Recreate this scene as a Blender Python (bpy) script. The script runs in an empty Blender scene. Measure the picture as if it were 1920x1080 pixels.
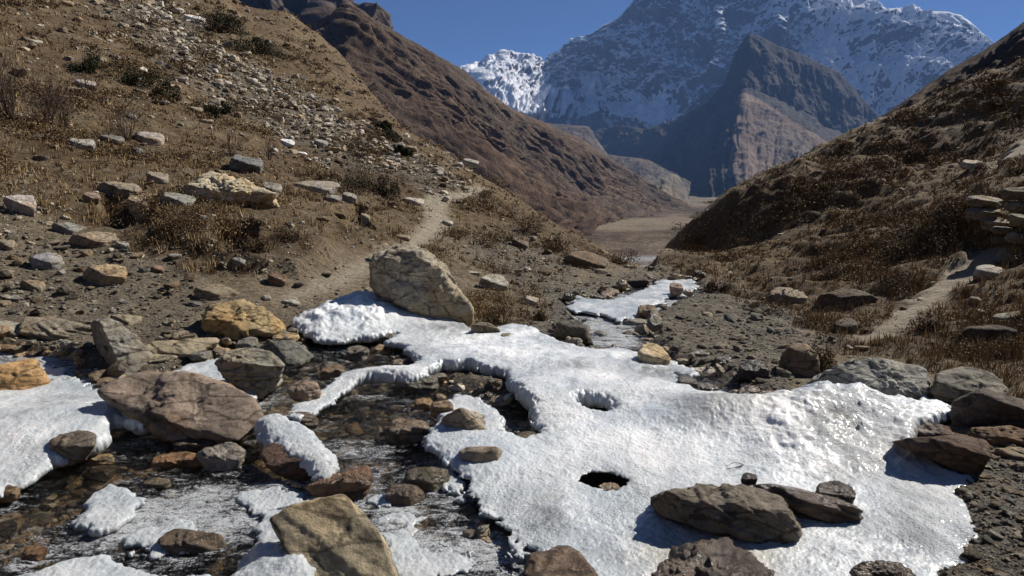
import bpy, bmesh, math, random
import numpy as np
from mathutils import Vector
C = bpy.context.scene
COL = C.collection
rad = math.radians
# ------------------------------------------------------------------ camera, sky, sun, exposure
PITCH = rad(11.05); EYE = 1.6; F = 1280.0
cd = bpy.data.cameras.new('camera'); cam = bpy.data.objects.new('camera', cd); COL.objects.link(cam)
cd.lens = 24.0; cd.sensor_width = 36.0; cd.clip_start = 0.05; cd.clip_end = 80000
cam.location = (0, 0, EYE); cam.rotation_euler = (rad(90) - PITCH, 0, 0)
C.camera = cam
SUN_AZ = rad(55); SUN_EL = rad(40)          # azimuth measured from the view direction towards the right
w = bpy.data.worlds.new('World'); C.world = w; w.use_nodes = True
nt = w.node_tree
sky = nt.nodes.new('ShaderNodeTexSky'); sky.sky_type = 'NISHITA'; sky.sun_disc = False
sky.sun_elevation = SUN_EL; sky.sun_rotation = SUN_AZ
sky.altitude = 3800; sky.air_density = 0.6; sky.dust_density = 0.0; sky.ozone_density = 8.0
bg = nt.nodes['Background']; bg.inputs[1].default_value = 0.058
nt.links.new(sky.outputs[0], bg.inputs[0])
sd = bpy.data.lights.new('sun', 'SUN'); sd.energy = 5.0; sd.angle = rad(0.5); sd.color = (1.0, 0.94, 0.86)
sun = bpy.data.objects.new('sun', sd); COL.objects.link(sun)
sdir = Vector((math.cos(SUN_EL)*math.sin(SUN_AZ), math.cos(SUN_EL)*math.cos(SUN_AZ), math.sin(SUN_EL)))
sun.rotation_euler = sdir.to_track_quat('Z', 'Y').to_euler(); sun.location = (30, 20, 40)
C.view_settings.view_transform = 'Standard'; C.view_settings.look = 'None'
C.view_settings.exposure = 0.5; C.view_settings.gamma = 1.0
C.render.engine = 'CYCLES'
C.cycles.use_denoising = True
C.cycles.max_bounces = 6; C.cycles.diffuse_bounces = 3; C.cycles.glossy_bounces = 2
C.cycles.transparent_max_bounces = 10; C.cycles.volume_bounces = 0
C.cycles.caustics_reflective = False; C.cycles.caustics_refractive = False

rng = np.random.default_rng(7); random.seed(7)
# ------------------------------------------------------------------ projection helpers (photo pixels are 1920x1080)
CP, SP = math.cos(PITCH), math.sin(PITCH)
def ray(px, py):
    u = (np.asarray(px, float) - 960) / F; v = (540 - np.asarray(py, float)) / F
    return np.stack([u, CP + v*SP, -SP + v*CP], -1)
def at(px, py, Y):
    d = ray(px, py); return np.array([0, 0, EYE]) + d * (np.asarray(Y, float) / d[..., 1])[..., None]
def project(P):
    P = np.asarray(P, float) - np.array([0, 0, EYE])
    f = P[..., 1]*CP - P[..., 2]*SP; u = P[..., 0]; v = P[..., 1]*SP + P[..., 2]*CP
    f = np.where(f < 1e-3, 1e-3, f)
    return 960 + F*u/f, 540 - F*v/f
# ------------------------------------------------------------------ noise
_perm = np.random.default_rng(3).permutation(4096).astype(np.int32)
_grad = np.random.default_rng(4).normal(size=(4096, 3)).astype(np.float32)
_grad /= np.linalg.norm(_grad, axis=1)[:, None]
def perlin(p):
    p = np.asarray(p, np.float32); i = np.floor(p).astype(np.int32); f = p - i
    w_ = f*f*f*(f*(f*6-15)+10)
    r = 0
    for dx in (0, 1):
        wx = w_[..., 0] if dx else 1 - w_[..., 0]
        a = _perm[(i[..., 0]+dx) & 4095]
        for dy in (0, 1):
            wy = w_[..., 1] if dy else 1 - w_[..., 1]
            b = _perm[(a + i[..., 1]+dy) & 4095]
            for dz in (0, 1):
                wz = w_[..., 2] if dz else 1 - w_[..., 2]
                g = _grad[_perm[(b + i[..., 2]+dz) & 4095]]
                r = r + wx*wy*wz*(g[..., 0]*(f[..., 0]-dx) + g[..., 1]*(f[..., 1]-dy) + g[..., 2]*(f[..., 2]-dz))
    return r * 1.5
def fbm(p, octv=4, gain=.5, lac=2.03):
    s = 0; a = 1
    p = np.asarray(p, np.float32)
    for k in range(octv):
        s = s + a*perlin(p + 17.3*k); p = p*lac; a *= gain
    return s
def ridged(p, octv=4, gain=.5, lac=2.03):
    s = 0; a = 1; p = np.asarray(p, np.float32)
    for k in range(octv):
        s = s + a*(1 - 2*np.abs(perlin(p + 9.1*k))); p = p*lac; a *= gain
    return s
def p3(x, y, z=0.0): return np.stack([x, y, np.zeros_like(x) + z], -1)
def sstep(a, b, x):
    t = np.clip((x-a)/(b-a), 0, 1); return t*t*(3-2*t)
# ------------------------------------------------------------------ mesh helper
def mesh_obj(name, V, Fc, mat, smooth=True, attrs=None, colors=None, parent=None, origin=None):
    me = bpy.data.meshes.new(name)
    V = np.asarray(V, np.float32)
    if origin is not None: V = V - np.asarray(origin, np.float32)
    Fc = np.asarray(Fc, np.int32); k = Fc.shape[1]
    me.vertices.add(len(V)); me.vertices.foreach_set('co', V.ravel())
    me.loops.add(Fc.size); me.loops.foreach_set('vertex_index', Fc.ravel())
    me.polygons.add(len(Fc)); me.polygons.foreach_set('loop_start', np.arange(0, Fc.size, k, dtype=np.int32))
    try: me.polygons.foreach_set('loop_total', np.full(len(Fc), k, np.int32))
    except Exception: pass
    me.polygons.foreach_set('use_smooth', np.full(len(Fc), smooth, bool))
    for n, a in (attrs or {}).items():
        at_ = me.attributes.new(n, 'FLOAT', 'POINT'); at_.data.foreach_set('value', np.asarray(a, np.float32))
    if colors is not None:
        ca = me.color_attributes.new('col', 'FLOAT_COLOR', 'POINT')
        cc = np.ones((len(V), 4), np.float32); cc[:, :3] = colors; ca.data.foreach_set('color', cc.ravel())
    me.update(calc_edges=True); me.validate()
    if mat: me.materials.append(mat)
    o = bpy.data.objects.new(name, me); COL.objects.link(o)
    if origin is not None: o.location = origin
    if parent: o.parent = parent
    return o
def tag(o, label=None, cat=None, group=None, kind=None):
    if label: o['label'] = label
    if cat: o['category'] = cat
    if group: o['group'] = group
    if kind: o['kind'] = kind
    return o
def gridfaces(nr, nc):
    i = np.arange((nr-1)*(nc-1)); r = i//(nc-1); c = i % (nc-1); a = r*nc + c
    return np.stack([a, a+1, a+nc+1, a+nc], 1)
# ------------------------------------------------------------------ node material helpers
class NT:
    def __init__(s, name):
        s.m = bpy.data.materials.new(name); s.m.use_nodes = True; s.t = s.m.node_tree
        s.b = s.t.nodes['Principled BSDF']; s.out = s.t.nodes['Material Output']
    def n(s, typ, **kw):
        x = s.t.nodes.new(typ)
        for k, v in kw.items(): setattr(x, k, v)
        return x
    def put(s, sock, v):
        if isinstance(v, bpy.types.NodeSocket): s.t.links.new(v, sock)
        elif isinstance(v, (tuple, list)) and len(v) == 3 and sock.type == 'RGBA': sock.default_value = (*v, 1)
        else: sock.default_value = v
    def coord(s, kind='Object', scale=(1, 1, 1), rot=(0, 0, 0)):
        c = s.n('ShaderNodeTexCoord'); m = s.n('ShaderNodeMapping'); s.t.links.new(c.outputs[kind], m.inputs[0])
        m.inputs['Scale'].default_value = scale; m.inputs['Rotation'].default_value = rot; return m.outputs[0]
    def noise(s, scale, detail=6, rough=.55, vec=None, dist=0.0):
        x = s.n('ShaderNodeTexNoise'); x.inputs['Scale'].default_value = scale; x.inputs['Detail'].default_value = detail
        x.inputs['Roughness'].default_value = rough; x.inputs['Distortion'].default_value = dist
        if vec is not None: s.t.links.new(vec, x.inputs['Vector'])
        return x.outputs[0]
    def vor(s, scale, vec=None, feature='F1', out=0, rnd=1.0):
        x = s.n('ShaderNodeTexVoronoi', feature=feature); x.inputs['Scale'].default_value = scale
        x.inputs['Randomness'].default_value = rnd
        if vec is not None: s.t.links.new(vec, x.inputs['Vector'])
        return x.outputs[out]
    def ramp(s, fac, *stops):
        x = s.n('ShaderNodeValToRGB'); e = x.color_ramp.elements
        while len(e) < len(stops): e.new(.5)
        for k, (p, c) in enumerate(stops):
            e[k].position = p; e[k].color = (*c, 1) if isinstance(c, (tuple, list)) else (c, c, c, 1)
        s.put(x.inputs[0], fac); return x.outputs[0]
    def mix(s, fac, a, b, mode='MIX'):
        x = s.n('ShaderNodeMix', data_type='RGBA', blend_type=mode)
        s.put(x.inputs[0], fac); s.put(x.inputs[6], a); s.put(x.inputs[7], b); return x.outputs[2]
    def math(s, op, a, b=0.0, clamp=False):
        x = s.n('ShaderNodeMath', operation=op); x.use_clamp = clamp
        s.put(x.inputs[0], a); s.put(x.inputs[1], b); return x.outputs[0]
    def attr(s, name, out='Fac'):
        x = s.n('ShaderNodeAttribute'); x.attribute_name = name; return x.outputs[out]
    def bump(s, h, dist, strength=1.0, prev=None):
        x = s.n('ShaderNodeBump'); s.put(x.inputs['Height'], h); x.inputs['Distance'].default_value = dist
        x.inputs['Strength'].default_value = strength
        if prev is not None: s.t.links.new(prev, x.inputs['Normal'])
        return x.outputs[0]
    def fin(s, col=None, rough=None, normal=None, spec=.3):
        if col is not None: s.put(s.b.inputs['Base Color'], col)
        if rough is not None: s.put(s.b.inputs['Roughness'], rough)
        if normal is not None: s.put(s.b.inputs['Normal'], normal)
        s.b.inputs['Specular IOR Level'].default_value = spec
        return s.m
# ---- ground: soil, dry grass litter, gravel, path and wet zones come as attributes
def mat_ground():
    s = NT('ground'); v = s.coord()
    big = s.noise(.35, 5, .6, v); mid = s.noise(2.2, 8, .65, v); fine = s.noise(14, 9, .7, v); xf = s.noise(70, 5, .7, v)
    soil = s.ramp(fine, (.3, (.10, .08, .05)), (.5, (.228, .18, .117)), (.7, (.365, .305, .208)))
    grass = s.ramp(s.noise(9, 9, .75, v), (.3, (.034, .024, .012)), (.5, (.145, .097, .048)), (.66, (.28, .20, .10)))
    gm = s.math('MULTIPLY', s.attr('grass'), s.ramp(mid, (.32, 0.), (.52, 1.)))
    col = s.mix(gm, soil, grass)
    col = s.mix(s.math('MULTIPLY', s.ramp(big, (.42, 0.), (.6, 1.)), s.math('MULTIPLY', s.attr('grass'), .45)), col, (.055, .03, .016))
    vo = s.vor(32, v, out=1); vd = s.vor(32, v, out=0)
    vo2 = s.vor(11, v, out=1); vd2 = s.vor(11, v, out=0)
    gcol = s.mix(.55, s.ramp(vo, (.1, (.07, .062, .05)), (.5, (.165, .143, .108)), (.9, (.34, .30, .235))),
                 s.ramp(vo2, (.1, (.08, .07, .054)), (.5, (.16, .137, .10)), (.9, (.28, .245, .18))))
    col = s.mix(s.attr('gravel'), col, gcol)
    pcol = s.ramp(fine, (.3, (.23, .19, .135)), (.55, (.40, .345, .255)), (.75, (.52, .46, .345)))
    col = s.mix(s.attr('path'), col, pcol)
    wet = s.attr('wet')
    col = s.mix(s.math('MULTIPLY', wet, .78), col, s.mix(1.0, col, (.5, .44, .37), 'MULTIPLY'))
    rough = s.math('SUBTRACT', .92, s.math('MULTIPLY', wet, .5))
    h = s.math('ADD', s.math('MULTIPLY', fine, .6), s.math('MULTIPLY', xf, .25))
    b = s.bump(h, .07, .9)
    b = s.bump(s.math('MULTIPLY', s.math('ADD', vd, vd2), s.attr('gravel')), .03, .8, b)
    b = s.bump(s.noise(2.8, 8, .7, v), .35, .8, b)
    return s.fin(col, rough, b, .25)
def mat_rock(name, wet=False, col_attr=False):
    s = NT(name); v = s.coord()
    if col_attr:
        base = s.attr('col', 'Color'); sc = 1.0
    else:
        oi = s.n('ShaderNodeObjectInfo'); base = oi.outputs['Color']
        va = s.n('ShaderNodeVectorMath', operation='ADD'); s.t.links.new(v, va.inputs[0])
        cx = s.n('ShaderNodeCombineXYZ')
        r = s.math('MULTIPLY', oi.outputs['Random'], 50.0)
        s.put(cx.inputs[0], r); s.put(cx.inputs[1], r); s.t.links.new(cx.outputs[0], va.inputs[1]); v = va.outputs[0]
    n1 = s.noise(5, 9, .68, v); n2 = s.noise(26, 9, .72, v); n3 = s.noise(1.8, 3, .5, v, .6)
    k = s.ramp(n1, (.25, .42), (.5, .95), (.72, 1.5))
    col = s.mix(1.0, base, k, 'MULTIPLY')
    col = s.mix(s.ramp(n3, (.48, 0.), (.66, .55)), col, s.mix(1.0, base, (1.15, .92, .62), 'MULTIPLY'))
    col = s.mix(1.0, col, s.ramp(n2, (.28, .5), (.5, 1.), (.75, 1.35)), 'MULTIPLY')
    if not col_attr: col = s.mix(s.math('MULTIPLY', s.attr('stain'), s.ramp(n1, (.3, .5), (.6, 1.))), col, (.50, .37, .17))
    # thin cracks
    mp = s.n('ShaderNodeMapping'); s.t.links.new(v, mp.inputs[0]); mp.inputs['Scale'].default_value = (1, 1.3, 3.4); mp.inputs['Rotation'].default_value = (.5, .35, 0)
    cr = s.vor(3.2, mp.outputs[0], 'DISTANCE_TO_EDGE'); 
    crk = s.ramp(s.math('ADD', cr, s.math('MULTIPLY', s.math('SUBTRACT', n2, .5), .16)), (.0, 0.), (.045, 1.))
    col = s.mix(s.math('MULTIPLY', s.math('SUBTRACT', 1.0, crk), .55), col, (.03, .025, .02))
    if not col_attr:      # pale lichen crust
        li = s.math('MULTIPLY', s.ramp(s.noise(38, 4, .7, v), (.52, 0.), (.6, 1.)), s.ramp(s.noise(4.5, 5, .7, v), (.52, 0.), (.62, 1.)))
        col = s.mix(s.math('MULTIPLY', li, .0 if wet else .55), col, (.36, .35, .31))
    b = s.bump(crk, .01, .5)
    b = s.bump(n2, .035 if not wet else .02, .9, b); b = s.bump(n1, .09, .7, b)
    b = s.bump(s.noise(110, 4, .7, v), .008, .8, b)
    if wet: col = s.mix(1.0, col, (1.0, .95, .86) if col_attr else (.64, .58, .50), 'MULTIPLY')
    return s.fin(col, .22 if wet else .85, b, .5 if wet else .25)
def mat_ice():
    s = NT('ice'); v = s.coord()
    n1 = s.noise(1.6, 6, .6, v, .3); n2 = s.noise(9, 8, .7, v); n3 = s.noise(60, 6, .75, v)
    mp = s.n('ShaderNodeMapping'); s.t.links.new(v, mp.inputs[0]); mp.inputs['Scale'].default_value = (1, .45, 1); mp.inputs['Rotation'].default_value = (0, 0, .5)
    n4 = s.noise(14, 8, .75, mp.outputs[0], .8)
    col = s.mix(s.ramp(n1, (.38, 0.), (.62, 1.)), (.55, .60, .63), (.90, .90, .89))
    col = s.mix(s.ramp(n4, (.32, .75), (.46, 0.)), col, (.60, .62, .63))
    gz = s.attr('grit')
    col = s.mix(s.math('MULTIPLY', gz, s.ramp(s.noise(5, 9, .8, mp.outputs[0], 1.2), (.43, 0.), (.6, .9))), col, (.36, .395, .42))
    col = s.mix(s.math('MULTIPLY', s.attr('glassy'), s.ramp(s.noise(7, 9, .75, mp.outputs[0], 1.), (.46, 1.), (.64, 0.))), col, (.17, .18, .18))
    ck = s.vor(2.6, mp.outputs[0], 'DISTANCE_TO_EDGE'); col = s.mix(s.math('MULTIPLY', s.ramp(s.math('ADD', ck, s.math('MULTIPLY', s.math('SUBTRACT', n2, .5), .12)), (.0, .55), (.022, 0.)), s.ramp(s.noise(1.3, 3, .6, v), (.45, 0.), (.55, 1.))), col, (.46, .50, .53))
    thin = s.attr('thin')
    tm = s.math('MULTIPLY', thin, s.ramp(n2, (.3, 1.), (.66, .15)))
    col = s.mix(tm, col, (.36, .39, .40))
    col = s.mix(s.math('MULTIPLY', s.attr('dirt'), s.ramp(n2, (.3, .4), (.58, 1.))), col, (.38, .33, .24))
    col = s.mix(s.math('MULTIPLY', s.ramp(s.noise(95, 3, .6, v), (.60, 0.), (.66, 1.)), s.math('MULTIPLY', s.ramp(n2, (.45, 0.), (.7, .9)), s.attr('grit'))), col, (.16, .15, .14))
    b = s.bump(n1, .06, .5); b = s.bump(n2, .014, .6, b); rg = s.ramp(s.noise(1.1, 5, .6, v, .5), (.4, .12), (.6, 1.)); b = s.bump(s.math('MULTIPLY', n3, rg), .013, 1., b)
    b = s.bump(s.math('MULTIPLY', s.vor(95, v), s.math('MULTIPLY', rg, s.attr('grit'))), .006, .9, b)
    s.b.inputs['Subsurface Weight'].default_value = .35; s.b.inputs['Subsurface Scale'].default_value = .035; s.b.inputs['Subsurface Radius'].default_value = (.55, .85, 1.0)
    s.b.inputs['Coat Weight'].default_value = .25; s.b.inputs['Coat Roughness'].default_value = .12
    return s.fin(col, s.ramp(n1, (.35, .22), (.6, .5)), b, .5)
def mat_water():
    s = NT('water'); v = s.coord(); t = s.t
    n = s.noise(6, 6, .6, v, .4); n2 = s.noise(34, 6, .7, v, .3); n3 = s.noise(120, 3, .6, v)
    b = s.bump(n, .07, 1.); b = s.bump(n2, .05, 1.0, b); b = s.bump(n3, .014, 1., b)
    tr = s.n('ShaderNodeBsdfTransparent'); tr.inputs[0].default_value = (.93, .88, .79, 1)
    gl = s.n('ShaderNodeBsdfAnisotropic') if False else s.n('ShaderNodeBsdfGlossy'); gl.inputs['Roughness'].default_value = .09
    t.links.new(b, gl.inputs['Normal'])
    fr = s.n('ShaderNodeFresnel'); fr.inputs[0].default_value = 1.4; t.links.new(b, fr.inputs['Normal'])
    mx = s.n('ShaderNodeMixShader'); t.links.new(fr.outputs[0], mx.inputs[0]); t.links.new(tr.outputs[0], mx.inputs[1]); t.links.new(gl.outputs[0], mx.inputs[2])
    df = s.n('ShaderNodeBsdfPrincipled'); df.inputs['Base Color'].default_value = (.80, .83, .85, 1); df.inputs['Roughness'].default_value = .3
    t.links.new(b, df.inputs['Normal'])
    mp = s.n('ShaderNodeMapping'); t.links.new(v, mp.inputs[0]); mp.inputs['Scale'].default_value = (.55, 1.5, 1); mp.inputs['Rotation'].default_value = (0, 0, -.35)
    foam_sparkle = s.math('ADD', s.math('ADD', s.math('MULTIPLY', s.noise(9, 8, .8, mp.outputs[0], 1.2), .46), s.math('MULTIPLY', s.noise(30, 6, .8, v, .5), .30)), s.math('MULTIPLY', s.noise(95, 3, .7, v), .24))  # finest noise adds white dots, sun sparkle painted in with the foam
    thr = s.math('SUBTRACT', .665, s.math('MULTIPLY', s.attr('foam_and_sparkle'), .235))
    foam_and_sparkle = s.math('MULTIPLY', s.math('SUBTRACT', foam_sparkle, thr), 11.0, True)
    mx2 = s.n('ShaderNodeMixShader'); t.links.new(foam_and_sparkle, mx2.inputs[0]); t.links.new(mx.outputs[0], mx2.inputs[1]); t.links.new(df.outputs[0], mx2.inputs[2])
    t.links.new(mx2.outputs[0], s.out.inputs[0])
    return s.m
def mat_mountain(name, c1, c2, c3, scale, bumpd, snow=False, shrubs=False, painted_shade=False):
    s = NT(name); v = s.coord()
    if snow:
        mpp = s.n('ShaderNodeMapping'); s.t.links.new(v, mpp.inputs[0]); mpp.inputs['Scale'].default_value = (1, 1, .32); mpp.inputs['Rotation'].default_value = (0, .35, 0); v = mpp.outputs[0]
    a = s.noise(scale, 10, .65, v, .3); b_ = s.noise(scale*6, 10, .7, v); c_ = s.noise(scale*.3, 4, .5, v)
    col = s.ramp(s.math('ADD', s.math('MULTIPLY', a, .6), s.math('MULTIPLY', b_, .4)), (.36, c1), (.5, c2), (.64, c3))
    col = s.mix(s.ramp(c_, (.4, 0.), (.6, .5)), col, s.mix(1.0, col, (1.25, .95, .72), 'MULTIPLY'))
    if shrubs:
        sh = s.math('MULTIPLY', s.ramp(s.noise(scale*22, 4, .8, v), (.50, 0.), (.58, .8)), s.ramp(s.noise(scale*1.3, 5, .6, v), (.4, 0.), (.55, 1.)))
        col = s.mix(sh, col, (.022, .018, .013))
    if painted_shade:
        col = s.mix(s.ramp(s.math('ADD', s.attr('snow'), s.math('MULTIPLY', s.math('SUBTRACT', b_, .5), .5)), (.42, 0.), (.55, .85)), col, (.028, .030, .026))  # dark colour painted in for the shade around the lit face
    if snow:
        g = s.n('ShaderNodeNewGeometry'); sx = s.n('ShaderNodeSeparateXYZ'); s.t.links.new(g.outputs['Normal'], sx.inputs[0])
        nn = s.math('ADD', s.math('MULTIPLY', s.noise(scale*8, 10, .74, v, .8), .5), s.math('MULTIPLY', s.noise(scale*1.5, 10, .68, v, .8), 1.3))
        k = s.math('ADD', s.math('MULTIPLY', sx.outputs[2], 1.6), s.math('SUBTRACT', nn, .90))
        k = s.math('ADD', k, s.math('MULTIPLY', s.math('SUBTRACT', s.attr('snow'), .5), 1.5))
        col = s.mix(s.ramp(k, (.42, 0.), (.56, 1.)), col, (.80, .82, .86))
    if name == 'valley_floor':
        col = s.mix(s.math('MULTIPLY', s.attr('band'), s.ramp(a, (.3, .35), (.6, 1.))), col, (.20, .165, .115)); col = s.mix(s.math('MULTIPLY', s.attr('river'), .8), col, (.33, .34, .35))
        col = s.mix(s.math('MULTIPLY', s.attr('track'), .8), col, (.33, .27, .19))
    bm = s.bump(a, bumpd*3, .7); bm = s.bump(b_, bumpd, .9, bm)
    return s.fin(col, .9, bm, .1)
def mat_leaf(name, tr=.25):
    s = NT(name); c = s.attr('col', 'Color')
    s.fin(c, .8, None, .15); return s.m
M_GROUND = mat_ground(); M_ROCK = mat_rock('rock'); M_WET = mat_rock('wet_rock', True); M_STONE = mat_rock('loose_stone', False, True); M_WETS = mat_rock('wet_stone', True, True)
M_ICE = mat_ice(); M_WATER = mat_water(); M_LEAF = mat_leaf('foliage'); M_TWIG = mat_leaf('twigs')
# ------------------------------------------------------------------ near terrain: smooth base through surveyed points
CTRL = []
def cp(px, py, Y): CTRL.append(tuple(at(px, py, Y)))
for px in (100, 500, 960, 1400): cp(px, 1080, 2.42)
for px in (100, 500, 960, 1400, 1750): cp(px, 800, 4.0)
for px in (100, 500, 960, 1400): cp(px, 700, 5.1)
cp(700, 600, 7.0); cp(960, 610, 7.1); cp(1200, 600, 7.5); cp(1100, 560, 9.3); cp(1250, 560, 9.6); cp(1250, 520, 12.6); cp(1180, 525, 12.3)
cp(1200, 497, 15.5)
# left slope
cp(0, 620, 5.9); cp(300, 600, 6.3); cp(0, 540, 6.9); cp(300, 520, 7.5); cp(0, 400, 9); cp(250, 400, 9.6); cp(500, 480, 8.6); cp(500, 380, 11.5)
cp(0, 200, 14.5); cp(250, 200, 17); cp(0, 0, 25); cp(250, 0, 36); cp(400, 0, 48); cp(500, 0, 58); cp(300, 100, 25); cp(500, 200, 25)
cp(450, 300, 15.5); cp(640, 400, 12.5); cp(640, 300, 19); cp(700, 450, 11); cp(800, 400, 15.5); cp(800, 480, 11); cp(900, 480, 11.8); cp(900, 400, 17)
cp(640, 102, 49); cp(700, 180, 42); cp(760, 240, 36); cp(830, 285, 31); cp(900, 333, 26); cp(930, 350, 24.5); cp(1000, 393, 21.5); cp(1100, 448, 18.5)
cp(1000, 480, 13.5); cp(1100, 500, 13.8); cp(900, 560, 8.3); cp(1000, 550, 9.3)
# right slope
cp(1920, 112, 34); cp(1800, 160, 34); cp(1700, 203, 33.5); cp(1590, 250, 32); cp(1480, 303, 29); cp(1380, 352, 25.5); cp(1300, 412, 21.5); cp(1240, 470, 18)
cp(1500, 500, 12.2); cp(1400, 540, 10.6); cp(1350, 480, 15); cp(1500, 400, 18.5); cp(1650, 400, 15.5); cp(1650, 300, 24); cp(1900, 500, 8.8); cp(1900, 380, 12); cp(1920, 250, 20)
cp(1600, 620, 7.1); cp(1800, 620, 6.4); cp(1400, 640, 6.6); cp(1900, 720, 4.9); cp(1920, 900, 3.2)
n_front = len(CTRL)
CTRL += [(-2, 0, .02), (2, 0, .02), (0, -4, .3), (-7, 1, 1.1), (7, 1, .9), (-14, 4, 4.6), (14, 4, 3.8), (-8, -8, 2), (8, -8, 1.8),
         (-30, 12, 13), (-45, 40, 22), (-60, 80, 24), (30, 12, 11), (52, 30, 17), (60, 60, 14), (-30, -10, 11), (30, -10, 10),
         # beyond the two crests the ground falls away into the main valley
         (-12, 75, 4), (-4, 60, -8), (0, 45, -8), (4, 34, -7), (6, 28, -6.5), (4.6, 21, -3.6), (30, 55, -6), (20, 45, -6), (12, 38, -6.5), (9, 30, -4.5),
         (10, 60, -22), (40, 80, -22), (10, 90, -38), (-30, 105, 0), (-60, 120, 10), (60, 110, -25), (0, 130, -55), (-80, 150, -30), (80, 150, -50),
         (-120, 60, 40), (120, 60, 30), (0, 170, -70), (-130, 10, 42), (130, 10, 36)]
CT = np.array(CTRL)
def _U(r2): return np.where(r2 > 1e-9, r2*np.log(np.maximum(r2, 1e-9)), 0)
SC = 20.0
_c = CT[:, :2]/SC; _n = len(_c)
_K = _U(((_c[:, None]-_c[None])**2).sum(-1)) + np.eye(_n)*2e-3
_P = np.c_[np.ones(_n), _c]
_A = np.zeros((_n+3, _n+3)); _A[:_n, :_n] = _K; _A[:_n, _n:] = _P; _A[_n:, :_n] = _P.T
_w = np.linalg.solve(_A, np.r_[CT[:, 2], 0, 0, 0])
def base(x, y):
    x = np.asarray(x, float)/SC; y = np.asarray(y, float)/SC; s = _w[_n] + _w[_n+1]*x + _w[_n+2]*y
    for k in range(_n): s = s + _w[k]*_U((x-_c[k, 0])**2 + (y-_c[k, 1])**2)
    return s
# polar grid about the foot of the tripod: fine where the photo looks, coarser round the back
TH = np.concatenate([np.linspace(-180, -44, 120, endpoint=False), np.linspace(-44, 44, 720, endpoint=False), np.linspace(44, 180, 120)])*math.pi/180
RR = np.concatenate([np.linspace(.02, 1.5, 14, endpoint=False), np.exp(np.linspace(math.log(1.5), math.log(150.0), 900))])
def make_lookup(TH_, RR_):
    T, R = np.meshgrid(TH_, RR_); return T, R, R*np.sin(T), R*np.cos(T)
GT, GR, GX, GY = make_lookup(TH, RR)
GB = base(GX, GY)
def glook(G, x, y):
    th = np.arctan2(x, y); r = np.hypot(x, y)
    i = np.interp(th, TH, np.arange(len(TH))); j = np.clip(np.interp(r, RR, np.arange(len(RR))), 0, len(RR)-1.001)
    i = np.clip(i, 0, len(TH)-1.001); i0 = i.astype(int); j0 = j.astype(int); fi = i-i0; fj = j-j0
    return (G[j0, i0]*(1-fi)*(1-fj) + G[j0, i0+1]*fi*(1-fj) + G[j0+1, i0]*(1-fi)*fj + G[j0+1, i0+1]*fi*fj)
def hit(px, py, G=None, lift=0.0):
    """where the ray through a photo pixel first meets the ground"""
    G = GB if G is None else G
    d = ray(px, py); th = math.atan2(d[0], d[1]); hl = math.hypot(d[0], d[1])
    rr = RR; x = rr*math.sin(th); y = rr*math.cos(th)
    h = glook(G, x, y) + lift; z = EYE + rr*d[2]/hl
    k = np.argmax(h >= z)
    if h[k] < z[k]: k = len(rr)-1
    if k > 0:
        a = z[k-1]-h[k-1]; b = h[k]-z[k]; f = a/(a+b+1e-9); r = rr[k-1]*(1-f)+rr[k]*f
    else: r = rr[0]
    return np.array([r*math.sin(th), r*math.cos(th), EYE + r*d[2]/hl])
# settle the two crests on the skyline surveyed for them (the ground beyond about half way out is eased up or down)
SKY_T = [(540, 22), (600, 68), (640, 102), (700, 180), (760, 240), (830, 285), (900, 333), (930, 350), (1000, 393), (1050, 425), (1100, 448), (1150, 475), (1200, 496), (1215, 498), (1240, 470), (1300, 412), (1340, 378), (1380, 352), (1430, 325), (1480, 303), (1530, 280), (1590, 250), (1640, 225), (1700, 203), (1800, 160), (1860, 135), (1919, 112), (2100, 20)]
_t = np.array([math.atan2(ray(a, b)[0], ray(a, b)[1]) for a, b in SKY_T]); _s = np.array([ray(a, b)[2]/math.hypot(ray(a, b)[0], ray(a, b)[1]) for a, b in SKY_T])
_m = (RR > 9) & (RR < 80)
for _it in range(4):
    el = (GB - EYE)/GR; el_m = np.where(_m[:, None], el, -9); kc = el_m.argmax(0); cur = el_m.max(0); rc = RR[kc]
    tgt = np.interp(TH, _t, _s); wgt = sstep(_t[0]-.10, _t[0], TH)*sstep(_t[-1]+.5, _t[-1], TH)
    dk = np.convolve(np.pad((tgt-cur)*wgt, 4, 'edge'), np.ones(9)/9, 'valid')*.9
    st = np.where((TH > math.radians(2)) & (TH < math.radians(14)), .78, .5)
    st = np.convolve(np.pad(st, 10, 'edge'), np.ones(21)/21, 'valid'); rc_ = np.convolve(np.pad(rc, 6, 'edge'), np.ones(13)/13, 'valid')
    tt = np.clip((GR - rc_*st)/(rc_*(1-st)), 0, 1); GB = GB + dk*GR*tt*tt*(3-2*tt)
def poly_world(pts, lift=0.0): return np.array([hit(px, py, lift=lift)[:2] for px, py in pts])
def sdist(poly, x, y):
    """signed distance to a closed polygon, positive inside"""
    d = np.full(x.shape, 1e9); ins = np.zeros(x.shape, bool); n = len(poly)
    for k in range(n):
        ax, ay = poly[k]; bx, by = poly[(k+1) % n]; ex, ey = bx-ax, by-ay
        t = np.clip(((x-ax)*ex + (y-ay)*ey)/(ex*ex+ey*ey+1e-12), 0, 1)
        d = np.minimum(d, (x-ax-t*ex)**2 + (y-ay-t*ey)**2)
        c = ((ay > y) != (by > y))
        xi = ax + (y-ay)*ex/(ey if abs(ey) > 1e-12 else 1e-12)
        ins ^= c & (x < xi)
    return np.where(ins, 1, -1)*np.sqrt(d)
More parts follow.
